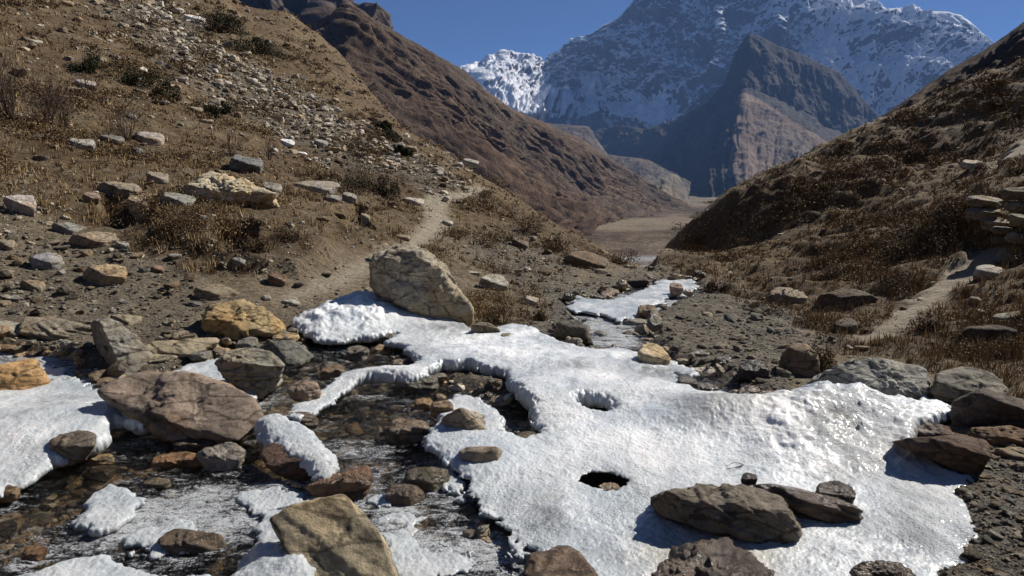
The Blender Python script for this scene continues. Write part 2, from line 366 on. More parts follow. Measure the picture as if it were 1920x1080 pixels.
# ---- outlines traced on the ground
def PP(s): 
    v = [float(q) for q in s.replace(',', ' ').split()]; return list(zip(v[0::2], v[1::2]))
ICE = {
 'main': PP('545,605 575,588 610,577 650,560 700,553 740,560 790,582 840,598 872,607 890,616 935,612 960,606 990,610 1022,628 1060,640 1110,648 1170,648 1215,660 1258,668 1312,690 1300,700 1268,694 1285,716 1320,738 1350,728 1410,745 1450,758 1500,746 1530,735 1570,745 1650,750 1722,748 1728,725 1758,745 1800,762 1765,785 1740,800 1700,826 1760,850 1832,878 1800,900 1825,920 1842,975 1815,1000 1822,1030 1772,1048 1755,1100 1740,1180 1450,1180 1448,1060 1400,1018 1340,1014 1290,1020 1240,1052 1210,1180 1130,1180 1085,1040 1050,1022 1010,1020 960,1008 945,978 905,935 870,905 880,880 835,852 790,820 808,790 832,755 852,730 890,742 925,762 948,780 948,800 982,812 1008,798 990,756 955,720 946,698 885,684 830,682 800,700 775,712 750,707 700,703 665,712 625,738 590,765 560,776 530,772 545,746 600,716 650,698 720,690 772,688 784,678 762,655 746,640 722,637 742,622 700,628 640,633 600,633 575,622'),
 'left': PP('-260,760 -100,745 0,738 60,728 120,722 200,735 240,745 270,765 288,787 268,797 215,790 195,830 165,837 100,860 60,885 0,908 -120,930 -260,940'),
 'behind_slab': PP('300,692 345,672 420,657 455,668 480,710 477,752 440,738 372,712 330,706'),
 'island': PP('134,945 150,915 175,893 205,882 240,883 267,903 250,930 216,958 166,966'),
 'corner': PP('-200,1200 -200,1085 -50,1062 40,1043 100,1030 190,1013 260,1035 330,1055 398,1043 408,1090 408,1200'),
 'foot': PP('400,1200 416,1078 432,1050 480,1008 532,1006 590,1038 612,1080 618,1200'),
 'beside_foot': PP('470,968 490,925 540,914 642,936 600,952 522,985 484,1004'),
 'cap': PP('473,803 490,792 530,788 590,808 620,830 642,868 607,892 572,872 540,852 495,828'),
 'upper': PP('1055,562 1078,545 1140,552 1195,537 1235,517 1300,518 1313,530 1305,547 1262,548 1232,570 1218,585 1165,592 1130,580 1095,574 1068,582'),
 'frost_a': PP('452,884 500,872 560,880 600,900 585,918 520,915 470,925 440,905'), 'frost_b': PP('696,898 730,878 756,900 764,925 797,930 792,954 760,964 732,942 708,930'),
 'frost_c': PP('680,985 730,958 790,970 850,985 905,1010 885,1042 820,1030 760,1052 700,1020'), 'frost_d': PP('200,985 260,950 330,936 385,950 340,985 260,1008'),
 'frost_e': PP('-60,690 40,668 90,660 150,690 215,715 232,732 150,724 60,727 -60,738'), 'frost_f': PP('820,832 850,838 866,880 880,905 850,900 832,870'),
 'ledge': PP('1190,655 1235,646 1300,662 1330,688 1318,700 1260,672'),
}
ICE_W = {k: poly_world(v, .05) for k, v in ICE.items()}
HOLES = [((1117, 757), .115, .042, -.35), ((1133, 877), .11, .042, -.25)]
WATER = [PP('-260,642 0,638 130,655 200,690 300,700 420,645 540,640 560,612 640,628 740,640 800,690 1000,750 1005,800 850,815 900,930 1000,1020 1110,1060 1130,1250 -300,1250'),
         PP('1060,560 1190,530 1310,516 1312,545 1235,578 1215,615 1300,670 1400,705 1450,740 1440,768 1300,760 1180,655 1100,645 1075,600')]
WATER_W = [poly_world(v) for v in WATER]
near = GR < 22
def masked(polys, wobble=.0):
    out = np.full(GX.shape, -9.0); x, y = GX[near], GY[near]
    n = wobble*fbm(p3(x*3, y*3, 5.), 3) if wobble else 0
    m = np.full(x.shape, -9.0)
    for p in polys: m = np.maximum(m, sdist(p, x, y))
    out[near] = m + n; return out
D_W = masked(WATER_W, .08); D_I = masked([v_ for k_, v_ in ICE_W.items() if 'frost' not in k_])
PATH_L = PP('745,470 690,510 640,540 560,565 520,560 560,540 640,505 700,475 760,446 798,418 798,388 784,374 800,360 860,358 898,347 912,350 906,358 885,366 835,374 838,400 835,430 800,455')
PATH_R = PP('1590,640 1640,610 1700,560 1745,525 1800,490 1850,462 1885,468 1840,510 1780,545 1730,580 1690,610 1640,645')
PATH_M = PP('815,455 850,440 900,485 960,530 985,560 960,570 925,535 870,490')
def region(p, soft, wob=.12, fr=2.0):
    pw = poly_world(p); m = sdist(pw, GX, GY) + wob*fbm(p3(GX*fr, GY*fr, 1.), 3)
    return sstep(-soft, soft, m)
A_PATH = np.maximum(np.maximum(region(PATH_L, .16), region(PATH_R, .12, .12, 3)), .25*region(PATH_M, .2))
A_PATH = np.maximum(A_PATH, region(PP('1850,310 1900,292 1990,280 1990,318 1900,330 1862,336'), .2))
GX_, GY_ = project(np.stack([GX, GY, GB], -1))
def pxregion(p, soft=18, wob=22):
    """soft material zone whose outline was traced on the ground"""
    m = sdist(np.array(p, float), GX_, GY_) + wob*fbm(p3(GX*1.1, GY*1.1, 7.), 3); return sstep(-soft, soft, m)
A_GRAV = np.maximum.reduce([
    pxregion(PP('980,600 1060,520 1210,500 1330,530 1500,590 1560,640 1500,700 1440,790 1200,700 1000,640')),
    .6*pxregion(PP('-400,560 200,560 420,590 640,560 760,600 700,640 300,700 -400,660')),
    pxregion(PP('1740,820 2300,800 2300,1600 1300,1600 1440,1080 1700,1050')),
    .75*pxregion(PP('860,440 960,420 1100,500 1060,560 980,560 900,500')),
    .6*pxregion(PP('-300,420 100,440 420,520 520,600 -300,620')),
    .75*pxregion(PP('170,0 300,0 430,95 560,165 700,245 800,295 880,340 840,360 740,335 620,300 480,225 300,125'), 8, 14),
    sstep(-.25, .05, D_W)])
A_WET = np.maximum.reduce([sstep(-.18, .02, D_W + .12*fbm(p3(GX*3, GY*3), 3)), .75*sstep(-.22, .0, D_I + .15*fbm(p3(GX*3, GY*3, 3.), 3)),
                           .9*pxregion(PP('1760,870 2300,850 2300,1600 1300,1600 1440,1080 1760,1060'), 20, 15),
                           .15*pxregion(PP('-400,590 200,585 420,600 640,570 760,600 700,640 300,700 -400,690'), 15, 15)])
A_WET = np.where(D_W > .06, .0, A_WET)
A_GRASS = np.clip(np.maximum.reduce([
    pxregion(PP('-400,-300 800,-300 740,90 880,250 990,345 1110,440 1180,490 1080,510 1000,545 900,545 860,500 700,470 640,470 560,500 420,520 300,470 180,430 -400,330'), 25, 30),
    pxregion(PP('1230,500 1300,410 1480,300 1920,100 2400,-100 2400,700 1900,800 1760,700 1560,660 1480,580 1350,540'), 15, 18),
    .8*pxregion(PP('860,560 920,520 1010,560 1040,610 960,610 900,605'), 10, 10)]), 0, 1)*(1-A_PATH)
A_GRASS[:, GT[0] > rad(50)] = 1; A_GRASS[:, GT[0] < rad(-50)] = 1
# ---- relief
def relief():
    x, y = GX, GY; r = GR
    zone = np.clip(np.maximum(sstep(-.7, -.05, D_W), sstep(-.5, -.0, D_I)), 0, 1)   # the flat of the stream
    rightside = sstep(-.1, .6, (GX_-1250)/400)*sstep(640, 520, GY_)
    a = 0.0
    for k, lam in enumerate((9., 4.2, 2.0, .95, .45, .21, .10)):
        n = perlin(p3(x/lam + 3*k, y/lam, k*5.3))
        if lam > .5: n = n*.6 + (np.abs(perlin(p3(x/lam + 13*k, y/lam*1.2, k*2.1)))-.25)*.9
        amp = {0: .14, 1: .12, 2: .10, 3: .085, 4: .052, 5: .027, 6: .012}[k]
        near_f = 1 - zone*(.95 if lam > .5 else .55)
        if lam > 1.5: near_f = near_f*sstep(4, 14, r)
        near_f = near_f*(1-.75*A_PATH)
        a = a + amp*n*near_f*(.65 + .9*rightside*(lam > .15)*(lam < 3) + .25*A_GRASS)
    # earth steps running across the right-hand slope
    q = (y*.85 + x*.35); tq = perlin(p3(x*.35, y*.35, 9.))*1.6
    st = np.abs(((q/1.15 + tq) % 1.0) - .5)*2
    a = a + .12*rightside*(st-.5)*sstep(.2, .6, A_GRASS)*sstep(5, 12, r)
    # grassy banks cut steep above the left shore
    bank = pxregion(PP('250,380 420,350 560,400 640,470 560,520 420,500 300,440'), 10, 14)
    a = a + .16*bank*(r > 6)
    def dig(s_, dz, soft):      # hollows under slabs, and the cut bank that carries the ruined step wall
        return dz*sstep(-soft, soft, sdist(poly_world(PP(s_)), x, y) + .15*fbm(p3(x*1.7, y*1.7, 8.), 3))
    a = a + dig('190,366 250,366 262,415 222,428 192,398', -.45, .14) + dig('412,438 462,436 474,476 426,484', -.35, .14) + dig('640,392 676,386 682,420 650,424', -.4, .15)
    a = a + dig('1712,470 1750,436 1800,405 1860,352 1890,300 1960,240 2100,240 2100,420 1950,470 1905,450 1860,455 1800,440', .42, .16)
    a = a + dig('1480,360 1560,330 1640,300 1700,300 1660,350 1560,390', .3, .3)
    dip = pxregion(PP('560,360 720,380 700,440 640,450 560,430'), 10, 14); a = a - .0*dip
    a = a - .16*sstep(-.12, .22, D_W) - .05*sstep(-.06, .12, D_I)
    for (px_, py_) in ((1117, 757), (1133, 877)):
        c_ = hit(px_, py_, lift=.05); a = a - .13*np.exp(-((x-c_[0])**2+(y-c_[1])**2)/.16**2)
    a = a - .05*A_PATH*sstep(6, 12, r)
    return a
GH = GB + relief()
W_LEVEL = -.07
SURF = np.maximum(GH, np.where(D_W > 0, GB + W_LEVEL, -99)); SURF = np.where(D_I > 0, np.maximum(SURF, GB+.03), SURF)
ok = GR > 0
fac = gridfaces(*GX.shape)
V = np.stack([GX, GY, GH], -1).reshape(-1, 3)
at_ = {'path': A_PATH.ravel(), 'gravel': A_GRAV.ravel(), 'wet': A_WET.ravel(), 'grass': A_GRASS.ravel()}
fx = V[fac]; nrm = np.cross(fx[:, 1]-fx[:, 0], fx[:, 3]-fx[:, 0])
vn = np.zeros_like(V)
for k in range(4): np.add.at(vn, fac[:, k], nrm)
vn /= np.linalg.norm(vn, axis=1)[:, None] + 1e-12
def sub_terrain(name, sel):
    f = fac[sel]; u, inv = np.unique(f, return_inverse=True)
    o = mesh_obj(name, V[u], inv.reshape(f.shape), M_GROUND, True, {k: a[u] for k, a in at_.items()})
    try: o.data.normals_split_custom_set_from_vertices(vn[u]*(1 if vn[:, 2].mean() > 0 else -1))
    except Exception as e: print('normals', e)
    return tag(o, kind='structure')
if nrm[:, 2].mean() < 0: fac = fac[:, ::-1]
pf = at_['path'][fac].mean(1) > .5
sub_terrain('ground', ~pf)
o = sub_terrain('path', pf); o['label'] = 'narrow trodden dirt footpath crossing both slopes'

# ------------------------------------------------------------------ water: a sheet following the stream's fall, showing where the bed is lower
def patch(mask, top):
    """faces of the polar grid whose corners are all inside mask -> (verts, faces)"""
    sel = mask.ravel()[fac].all(1); f = fac[sel]; u, inv = np.unique(f, return_inverse=True)
    return u, inv.reshape(f.shape)
ripple = .012*fbm(p3(GX[near]*3.2, GY[near]*3.2, 2.), 3) + .006*perlin(p3(GX[near]*14, GY[near]*14, 4.))
WZ = GB + W_LEVEL; WZ[near] += ripple
FOAM = [PP('-60,640 140,650 230,720 210,780 60,720 -60,690'), PP('60,655 190,690 225,740 120,720'), PP('320,690 440,655 480,700 480,745 400,720'), PP('440,880 560,900 640,930 480,1000 430,930'),
        PP('690,880 760,900 800,940 760,980 700,940'), PP('640,980 900,960 960,1010 900,1080 700,1080'), PP('180,940 460,880 470,960 300,1020 200,1010'),
        PP('1060,560 1300,520 1300,560 1200,600 1200,640 1120,640'), PP('820,830 870,890 840,950 790,890'), PP('660,830 720,820 740,870 690,880'), PP('930,1000 1060,1010 1080,1060 960,1050')]
FO = np.full(GX.shape, 0.)
FO[near] = np.maximum.reduce([sstep(-.3, .25, sdist(poly_world(p), GX[near], GY[near])) for p in FOAM])
FO = np.clip(.58 + .42*FO + .22*fbm(p3(GX*2.4, GY*2.4, 31.), 3), 0, 1)  # base amount spreads painted sparkle flecks beyond the foam patches
u, f = patch((D_W > -.25) & near, None)
tag(mesh_obj('water', np.stack([GX, GY, WZ], -1).reshape(-1, 3)[u], f, M_WATER, True, {'foam_and_sparkle': FO.ravel()[u]}), 'shallow clear stream running over brown stones between the ice sheets', kind='structure')
# ------------------------------------------------------------------ ice sheets: closed bodies with a rounded lip and an undercut below
ITH = np.linspace(-42, 42, 1300)*math.pi/180; IRR = np.exp(np.linspace(math.log(1.7), math.log(15.0), 1150))
IT, IR, IX, IY = make_lookup(ITH, IRR); IB = glook(GB, IX, IY)
i_fine = .012*ridged(p3(IX*9, IY*9, 1.), 3)*sstep(650, 900, project(np.stack([IX, IY, IB], -1))[1])
i_edge = .040*fbm(p3(IX*6, IY*6, 3.), 3) + .020*fbm(p3(IX*26, IY*26, 8.), 3)
i_und = .045*fbm(p3(IX*1.2, IY*1.2, 11.), 3) + .014*ridged(p3(IX*3.2+1, IY*3.2, 2.), 3)
i_mic = .0022*ridged(p3(IX*17, IY*17, 6.), 2) + .0022*fbm(p3(IX*60, IY*60, 6.), 2)
IPX, IPY = project(np.stack([IX, IY, IB+.06], -1))
def blob(px, py, r, h, ex=1.0):
    c = hit(px, py, lift=.05); return h*np.exp(-(((IX-c[0])/ex)**2 + (IY-c[1])**2)/r**2)
LUMPS = [(1010, 745, .34, .11, 1.2), (900, 672, .45, .08, 2.0), (1200, 720, .5, .05, 1.5), (700, 580, .55, .11, 1.6), (640, 600, .4, .08, 1.3), (1545, 765, .28, .11, 1.3), (1650, 775, .35, .07, 1.3),
         (1360, 775, .22, .12, 1.8), (1470, 800, .25, .07, 1.5), (1250, 740, .25, .05, 1.5), (900, 830, .3, .04, 1.3), (700, 700, .2, .06, 2.5), (120, 790, .5, .08, 1.6), (530, 800, .2, .06, 1.2), (560, 1070, .15, .04, 1), (980, 620, .4, .06, 1.3)]
LUMP = sum(blob(*l) for l in LUMPS)
_z = sstep(1380, 1480, IPX)*sstep(900, 820, IPY) + .8*sstep(760, 700, IPX)*sstep(640, 610, IPY) + .35*sstep(720, 650, IPY)
LUMP = LUMP + _z*(.032*ridged(p3(IX*2.2, IY*2.2, 40.), 3) + .02*fbm(p3(IX*9, IY*9, 41.), 3))
def ice_sheet(name, key, label, T, hb, lipw, dirt=0.0, group=None):
    pw = ICE_W[key]
    lo = pw.min(0)-.2; hi = pw.max(0)+.2
    m = (IX > lo[0]) & (IX < hi[0]) & (IY > lo[1]) & (IY < hi[1])
    d = np.full(IX.shape, -9.0); d[m] = sdist(pw, IX[m], IY[m]) + i_edge[m]*(.8 if key != 'main' else 1 + 1.1*sstep(820, 950, IPY[m])*sstep(1250, 1000, IPX[m]))
    if key == 'upper': d[m] = d[m] + .12*fbm(p3(IX[m]*4, IY[m]*2.2, 3.), 3) - .05
    if 'frost' in key: d[m] = d[m] + .07*fbm(p3(IX[m]*9, IY[m]*9, 3.), 4) - .01
    if key == 'main':
        for (px, py), a, b, ang in HOLES:
            c = hit(px, py, lift=.05); X = (IX-c[0])*math.cos(ang)+(IY-c[1])*math.sin(ang); Y = -(IX-c[0])*math.sin(ang)+(IY-c[1])*math.cos(ang)
            q = np.sqrt((X/a)**2+(Y/(b*2.2))**2); d = np.minimum(d, (q-1)*min(a, b*2.2)+i_edge*.75)
    inside = d > 0
    sel = inside.ravel()[gridfaces(*IX.shape)].all(1); f = gridfaces(*IX.shape)[sel]
    if len(f) == 0: print('empty ice', key); return
    u, inv = np.unique(f, return_inverse=True); f = inv.reshape(f.shape)
    X, Y, B, D = (a.ravel()[u] for a in (IX, IY, IB, d))
    lm = LUMP.ravel()[u]; und = i_und.ravel()[u]; mic = i_mic.ravel()[u] + i_fine.ravel()[u]*.25
    thick = T + lm + und*(.7 if T > .05 else .5)
    if key == 'main':     # thinner where it runs out on the gravel at the right and towards the viewer
        th = sstep(760, 900, IPY.ravel()[u]); thick = np.maximum(thick - .045*th, .018)
    thick = np.maximum(thick, .012)
    prof = np.sqrt(np.clip(1-(1-np.clip(D/lipw, 0, 1))**2, 0, 1))**1.2*(.8+.2*sstep(0, .5, D))
    mid = B + hb + thick*.35
    top = mid + (thick*.65)*prof + mic*np.clip(D/.05, .15, 1)
    bot = mid - (thick*.35)*np.clip(D/(lipw*.8), 0, 1)
    n = len(u); g0 = np.stack([X, Y, top], 1); g1 = np.stack([X, Y, bot], 1)
    # side wall along boundary edges
    e = np.concatenate([f[:, [0, 1]], f[:, [1, 2]], f[:, [2, 3]], f[:, [3, 0]]]); key_ = e[:, 0].astype(np.int64)*n + e[:, 1]; rev = e[:, 1].astype(np.int64)*n + e[:, 0]
    be = e[~np.isin(key_, rev)]
    wall = np.stack([be[:, 1], be[:, 0], be[:, 0]+n, be[:, 1]+n], 1)
    up = np.cross(g0[f[0, 1]]-g0[f[0, 0]], g0[f[0, 3]]-g0[f[0, 0]])[2] > 0
    F_ = np.concatenate([f, f[:, ::-1]+n, wall]);
    if not up: F_ = F_[:, ::-1]
    grit = sstep(820, 980, IPY.ravel()[u])*(key == 'main') + .25
    thin = np.clip(1 - D/.24, 0, 1)**.8*.95
    if key == 'main':
        thin = np.maximum(thin, .55*sstep(930, 1050, IPY.ravel()[u])*sstep(1180, 1000, IPX.ravel()[u])); thin = np.maximum(thin, .45*sstep(1500, 1700, IPX.ravel()[u])*sstep(760, 860, IPY.ravel()[u]))
        dirt_ = .8*np.exp(-(((IPX.ravel()[u]-1330)/150)**2 + ((IPY.ravel()[u]-1010)/45)**2)) + .5*np.exp(-(((IPX.ravel()[u]-1390)/90)**2 + ((IPY.ravel()[u]-775)/22)**2)) + .35*np.exp(-(((IPX.ravel()[u]-1650)/120)**2 + ((IPY.ravel()[u]-830)/30)**2))
    else: dirt_ = np.full(n, dirt); thin = np.maximum(thin, .25)
    gl = np.zeros(n)
    if key == 'main':
        for (ex, ey, rx_, ry_) in ((1240, 690, 90, 26), (1080, 690, 40, 12), (1330, 760, 60, 22), (1560, 800, 70, 25), (850, 612, 60, 10), (1340, 905, 90, 14), (1010, 940, 60, 50), (1700, 960, 60, 80), (1600, 870, 60, 20)):
            gl = np.maximum(gl, np.exp(-((IPX.ravel()[u]-ex)/rx_)**2 - ((IPY.ravel()[u]-ey)/ry_)**2))
    else: gl += .35
    A = {'glassy': np.r_[gl, gl], 'thin': np.r_[thin, thin*0+.8], 'dirt': np.r_[dirt_, dirt_], 'grit': np.r_[grit, grit]}
    c = g0.mean(0); o = mesh_obj(name, np.concatenate([g0, g1]), F_, M_ICE, True, A, origin=(c[0], c[1], c[2]))
    return tag(o, label, 'ice', group or 'ice patches along the frozen stream')
ice_sheet('ice_sheet', 'main', 'broad white ice sheet sprawling across the stream with oval melt holes', .046, -.03, .055)
ice_sheet('ice_sheet', 'left', 'pale grey-white ice sheet around the flat brown slab at the lower left', .06, -.04, .07)
ice_sheet('ice_sheet', 'behind_slab', 'strip of white ice between the long flat slab and the cracked square rock', .05, -.04, .06)
ice_sheet('ice_patch', 'island', 'small jagged snow-white ice island alone in dark water', .035, -.07, .03)
ice_sheet('ice_patch', 'corner', 'smooth grey ice shelf filling the bottom left corner', .045, -.05, .05)
ice_sheet('ice_patch', 'foot', 'glassy grey ice dome beside the lower end of the tan foreground slab', .09, -.04, .10)
ice_sheet('ice_patch', 'beside_foot', 'crusty white ice patch above the tan foreground slab', .035, -.07, .04)
ice_sheet('ice_patch', 'cap', 'white ice cap draped over a dark wet rock in midstream', .08, -.03, .09)
for k_, l_ in (('frost_a', 'frosty film between the ice cap and the beside-slab patch'), ('frost_b', 'ragged frost patch on midstream stones right of the red-brown rock'), ('frost_c', 'broken frost sheet right of the tan foreground slab'),
               ('frost_d', 'grey rippled ice film right of the jagged ice island'), ('frost_e', 'thin grey ice film below the pale leaning slab at the left'), ('frost_f', 'small frost fringe along the main sheet beside dark water')):
    ice_sheet('ice_film', k_, l_, .014, -.072, .03)
ice_sheet('ice_patch', 'upper', 'far patchy white ice where the stream leaves over the brink', .03, -.05, .05)
# ------------------------------------------------------------------ far country: lofted mountain faces
def loft(name, rows, ncol, nrow, mat, amp=0.0, wl=300., gully=0.0, gwl=200., label=None, back=None, crest_amp=.25, snow=None, seed=0., ramp=.35, shear=0.0):
    """rows: polylines (px, py, distance) from the crest down; the surface is lofted between them and falls away behind the crest"""
    x0 = min(min(p[0] for p in r) for r in rows[:1]); x1 = max(p[0] for p in rows[0])
    t = np.linspace(0, 1, ncol); L = []
    for r in rows:
        r = np.array(r, float); s = (r[:, 0]-r[0, 0])/(r[-1, 0]-r[0, 0])
        px = np.interp(t, s, r[:, 0]); py = np.interp(t, s, r[:, 1]); Y = np.exp(np.interp(t, s, np.log(r[:, 2])))
        L.append(at(px, py, Y))
    out = []; tv = []; wts = nrow if isinstance(nrow, (list, tuple)) else [nrow]*(len(rows)-1)
    cr = L[0]; bdir = np.zeros_like(cr); bl = back or (cr[:, 1].mean()*.25)
    dxy = cr[:, :2] - L[1][:, :2]; dxy /= np.linalg.norm(dxy, axis=1)[:, None]
    for k in range(14, 0, -1):
        q = (k/14)**1.3; b = cr.copy(); b[:, :2] += dxy*bl*q; b[:, 2] -= bl*.75*q; out.append(b); tv.append(-q)
    for i in range(len(L)-1):
        for k in range(wts[i]):
            s = k/wts[i]; out.append(L[i]*(1-s) + L[i+1]*s); tv.append(i+s)
    out.append(L[-1]); tv.append(len(L)-1.)
    P = np.array(out); tv = np.array(tv)[:, None]*np.ones(ncol)
    n1 = ridged(P/wl + seed, 6, .52) - .6
    ca = np.abs(tv) ; ta = crest_amp + (1-crest_amp)*np.clip(ca/ramp, 0, 1)
    end = np.clip((len(L)-1-tv)/.15, 0, 1)
    # gullies down the fall line
    along = t*0; seg = np.linalg.norm(np.diff(L[0], axis=0), axis=1); along = np.r_[0, np.cumsum(seg)]/gwl
    g = ridged(p3(along[None, :] + shear*tv + .35*perlin(P/wl/1.5 + 3), tv*1.2 + seed, seed), 5, .55) - .6
    n = np.cross(np.gradient(P, axis=1), np.gradient(P, axis=0)); n /= np.linalg.norm(n, axis=-1)[..., None] + 1e-9
    n = np.where(n[..., 2:3] < 0, -n, n)
    P = P + n*((amp*n1 + gully*g)*ta*end)[..., None]
    f = gridfaces(*P.shape[:2]); VV = P.reshape(-1, 3)
    a0 = np.cross(VV[f[:, 1]]-VV[f[:, 0]], VV[f[:, 3]]-VV[f[:, 0]])
    if a0[:, 2].mean() < 0: f = f[:, ::-1]
    A = {}
    if snow is not None:
        px, py = project(P); A['snow'] = snow(px, py, tv).ravel()
    c = P.reshape(-1, 3).mean(0)
    o = mesh_obj(name, VV, f, mat, True, A, origin=c); return tag(o, label, kind='structure')
M_SNOW = mat_mountain('snow_rock', (.025, .028, .035), (.06, .062, .07), (.12, .12, .125), .0022, 40., snow=True)
M_BROWN = mat_mountain('brown_mountain', (.042, .030, .024), (.095, .07, .052), (.16, .12, .088), .006, 6., shrubs=True)
M_PYR = mat_mountain('far_brown_mountain', (.075, .048, .035), (.135, .108, .084), (.21, .168, .13), .003, 12., painted_shade=True)
M_MOR = mat_mountain('moraine', (.035, .032, .029), (.075, .067, .058), (.17, .155, .13), .006, 8.)
M_MOR2 = mat_mountain('moraine_edge', (.09, .08, .065), (.14, .125, .10), (.22, .20, .165), .004, 6.)
M_VAL = mat_mountain('valley_floor', (.035, .026, .02), (.09, .068, .05), (.20, .165, .12), .008, 5., shrubs=True)
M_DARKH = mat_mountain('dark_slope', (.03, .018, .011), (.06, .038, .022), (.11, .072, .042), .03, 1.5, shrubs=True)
M_CRAG = mat_mountain('crag', (.04, .033, .033), (.08, .066, .06), (.15, .115, .10), .006, 9.)
# main snow mountain
def sn_main(px, py, tv): 
    s = .58 + .38*sstep(1420, 1540, px)*sstep(260, 120, py) - 1.1*sstep(225, 262, py) - .18*sstep(1500, 1350, px)*sstep(140, 60, py)
    s = s - .8*sstep(-20, 40, (py-150)-(1340-px)*1.0)*sstep(1500, 1440, px) + .9*np.exp(-(((px-1610)/60)**2 + ((py-30)/8)**2))
    s = s + .6*np.exp(-(((px-1215)/50)**2 + ((py-208)/30)**2)) + .35*np.exp(-(((px-1150)/30)**2 + ((py-140)/45)**2)) + .2*sstep(1800, 1850, px)*0 + .12*sstep(1480, 1560, px) - .2*np.exp(-(((px-1720)/110)**2 + ((py-60)/30)**2)); return s
loft('snow_mountain', [
    [(1030, 112, 10800), (1060, 98, 10700), (1095, 82, 10500), (1130, 50, 10300), (1160, 34, 10200), (1190, 0, 10100), (1235, -55, 10000), (1350, -125, 9900), (1480, -75, 9800), (1570, -30, 9700), (1640, 5, 9600), (1672, 23, 9600), (1720, 24, 9600), (1780, 25, 9500), (1802, 31, 9500), (1832, 55, 9500), (1860, 80, 9500), (2000, 190, 9500), (2300, 200, 9500)],
    [(1030, 125, 10750), (1130, 70, 10250), (1190, 25, 10020), (1350, -80, 9780), (1480, -30, 9600), (1540, 12, 9480), (1600, 28, 9330), (1672, 34, 9380), (1720, 42, 9500), (1860, 95, 9430), (2000, 200, 9430), (2300, 210, 9430)],
    [(1030, 180, 10350), (1100, 150, 10200), (1200, 120, 9450), (1350, 90, 9050), (1450, 80, 9000), (1520, 75, 9150), (1700, 95, 9150), (1860, 150, 9150), (2300, 230, 9200)],
    [(1020, 235, 9900), (1100, 215, 9700), (1220, 180, 9000), (1350, 170, 8650), (1480, 170, 8650), (1620, 200, 8700), (1900, 240, 8700), (2300, 270, 8900)],
    [(1010, 300, 9300), (1130, 262, 9000), (1240, 255, 8200), (1400, 250, 8200), (1600, 320, 8200), (2300, 330, 8500)],
    [(1010, 420, 6600), (1400, 420, 6000), (2300, 420, 6600)]],
    880, [30, 110, 120, 90, 25], M_SNOW, 185., 1000., 120., 420., 'towering snow-streaked mountain face in blue shade at the head of the valley', snow=sn_main, crest_amp=.08, ramp=1.5, back=800)
# the lower snow peak left of it
loft('snow_mountain', [
    [(780, 190, 9408), (865, 133, 9744), (885, 122, 9828), (905, 119, 9912), (925, 108, 9996), (940, 98, 10080), (965, 101, 10248), (985, 104, 10416), (1000, 116, 10584), (1020, 114, 10836), (1045, 106, 11088), (1100, 90, 11424), (1200, 60, 11760)],
    [(780, 230, 8400), (900, 175, 8652), (1000, 170, 9576), (1045, 160, 10332), (1200, 150, 10500)],
    [(780, 300, 7392), (900, 250, 7476), (1050, 250, 8232), (1200, 260, 9240)]],
    320, [90, 60], M_SNOW, 170., 1300., 110., 600., 'lower jagged snow peak catching sunlight left of the main mountain', snow=lambda px, py, tv: .66 - .75*sstep(185, 235, py) + 0*px, crest_amp=.15, back=600)
# dark spur with the sunlit brown triangle
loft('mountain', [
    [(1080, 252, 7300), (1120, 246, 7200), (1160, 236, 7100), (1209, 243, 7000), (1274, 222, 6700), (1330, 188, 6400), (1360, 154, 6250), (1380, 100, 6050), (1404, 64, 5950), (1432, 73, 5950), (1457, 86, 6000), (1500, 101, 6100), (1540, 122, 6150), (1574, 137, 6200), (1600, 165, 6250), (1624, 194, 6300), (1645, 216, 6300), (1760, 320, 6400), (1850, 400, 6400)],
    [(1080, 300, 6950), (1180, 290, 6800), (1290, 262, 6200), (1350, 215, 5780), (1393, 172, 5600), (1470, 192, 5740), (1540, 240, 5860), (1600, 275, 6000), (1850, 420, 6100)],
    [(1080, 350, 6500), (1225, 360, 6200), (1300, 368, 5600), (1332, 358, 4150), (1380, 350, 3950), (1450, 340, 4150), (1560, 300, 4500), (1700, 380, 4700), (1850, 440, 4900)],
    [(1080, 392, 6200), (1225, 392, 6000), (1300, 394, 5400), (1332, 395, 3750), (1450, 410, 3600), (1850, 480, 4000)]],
    620, [100, 140, 20], M_PYR, 28., 420., 22., 200., 'dark pyramid-shaped mountain with a sunlit brown triangular face', crest_amp=.2, snow=lambda px, py, tv: np.clip(sstep(322, 345, py)*sstep(1400, 1375, px) + sstep(1.12, .95, tv) + sstep(8, -8, (px-1392) + (py-172)*.20) + .9*sstep(-14, 14, (px-1400) - (py-172)*1.62), 0, 1))  # here the snow attribute carries the painted shade mask around the triangle
# glacier moraine below the snow face
loft('moraine', [
    [(1000, 228, 5600), (1045, 234, 5500), (1102, 238, 5400), (1116, 258, 5200), (1138, 292, 5000), (1170, 296, 4900), (1215, 300, 4800), (1250, 318, 4700), (1290, 345, 4600)],
    [(1000, 262, 4500), (1080, 275, 4500), (1140, 318, 4300), (1250, 340, 4200), (1290, 358, 4200)],
    [(1000, 330, 3700), (1120, 340, 3600), (1200, 356, 3500), (1290, 374, 3500)],
    [(1000, 400, 2900), (1290, 392, 2900)]], 260, [50, 60, 40], M_MOR, 25., 420., 10., 150., 'grey glacial moraine with pale gravel tracks', crest_amp=.3, back=500)
loft('moraine', [
    [(1090, 350, 2700), (1180, 345, 2750), (1232, 338, 2800), (1258, 326, 2850), (1272, 330, 2900), (1276, 340, 2950), (1280, 372, 3000)],
    [(1090, 385, 2450), (1200, 380, 2450), (1250, 372, 2500), (1272, 372, 2600), (1290, 385, 2700)],
    [(1090, 400, 2300), (1290, 398, 2400)]], 160, [50, 10], M_MOR2, 8., 120., 6., 60., 'grey lateral moraine ridge with a sharp edge', crest_amp=.2, back=200)
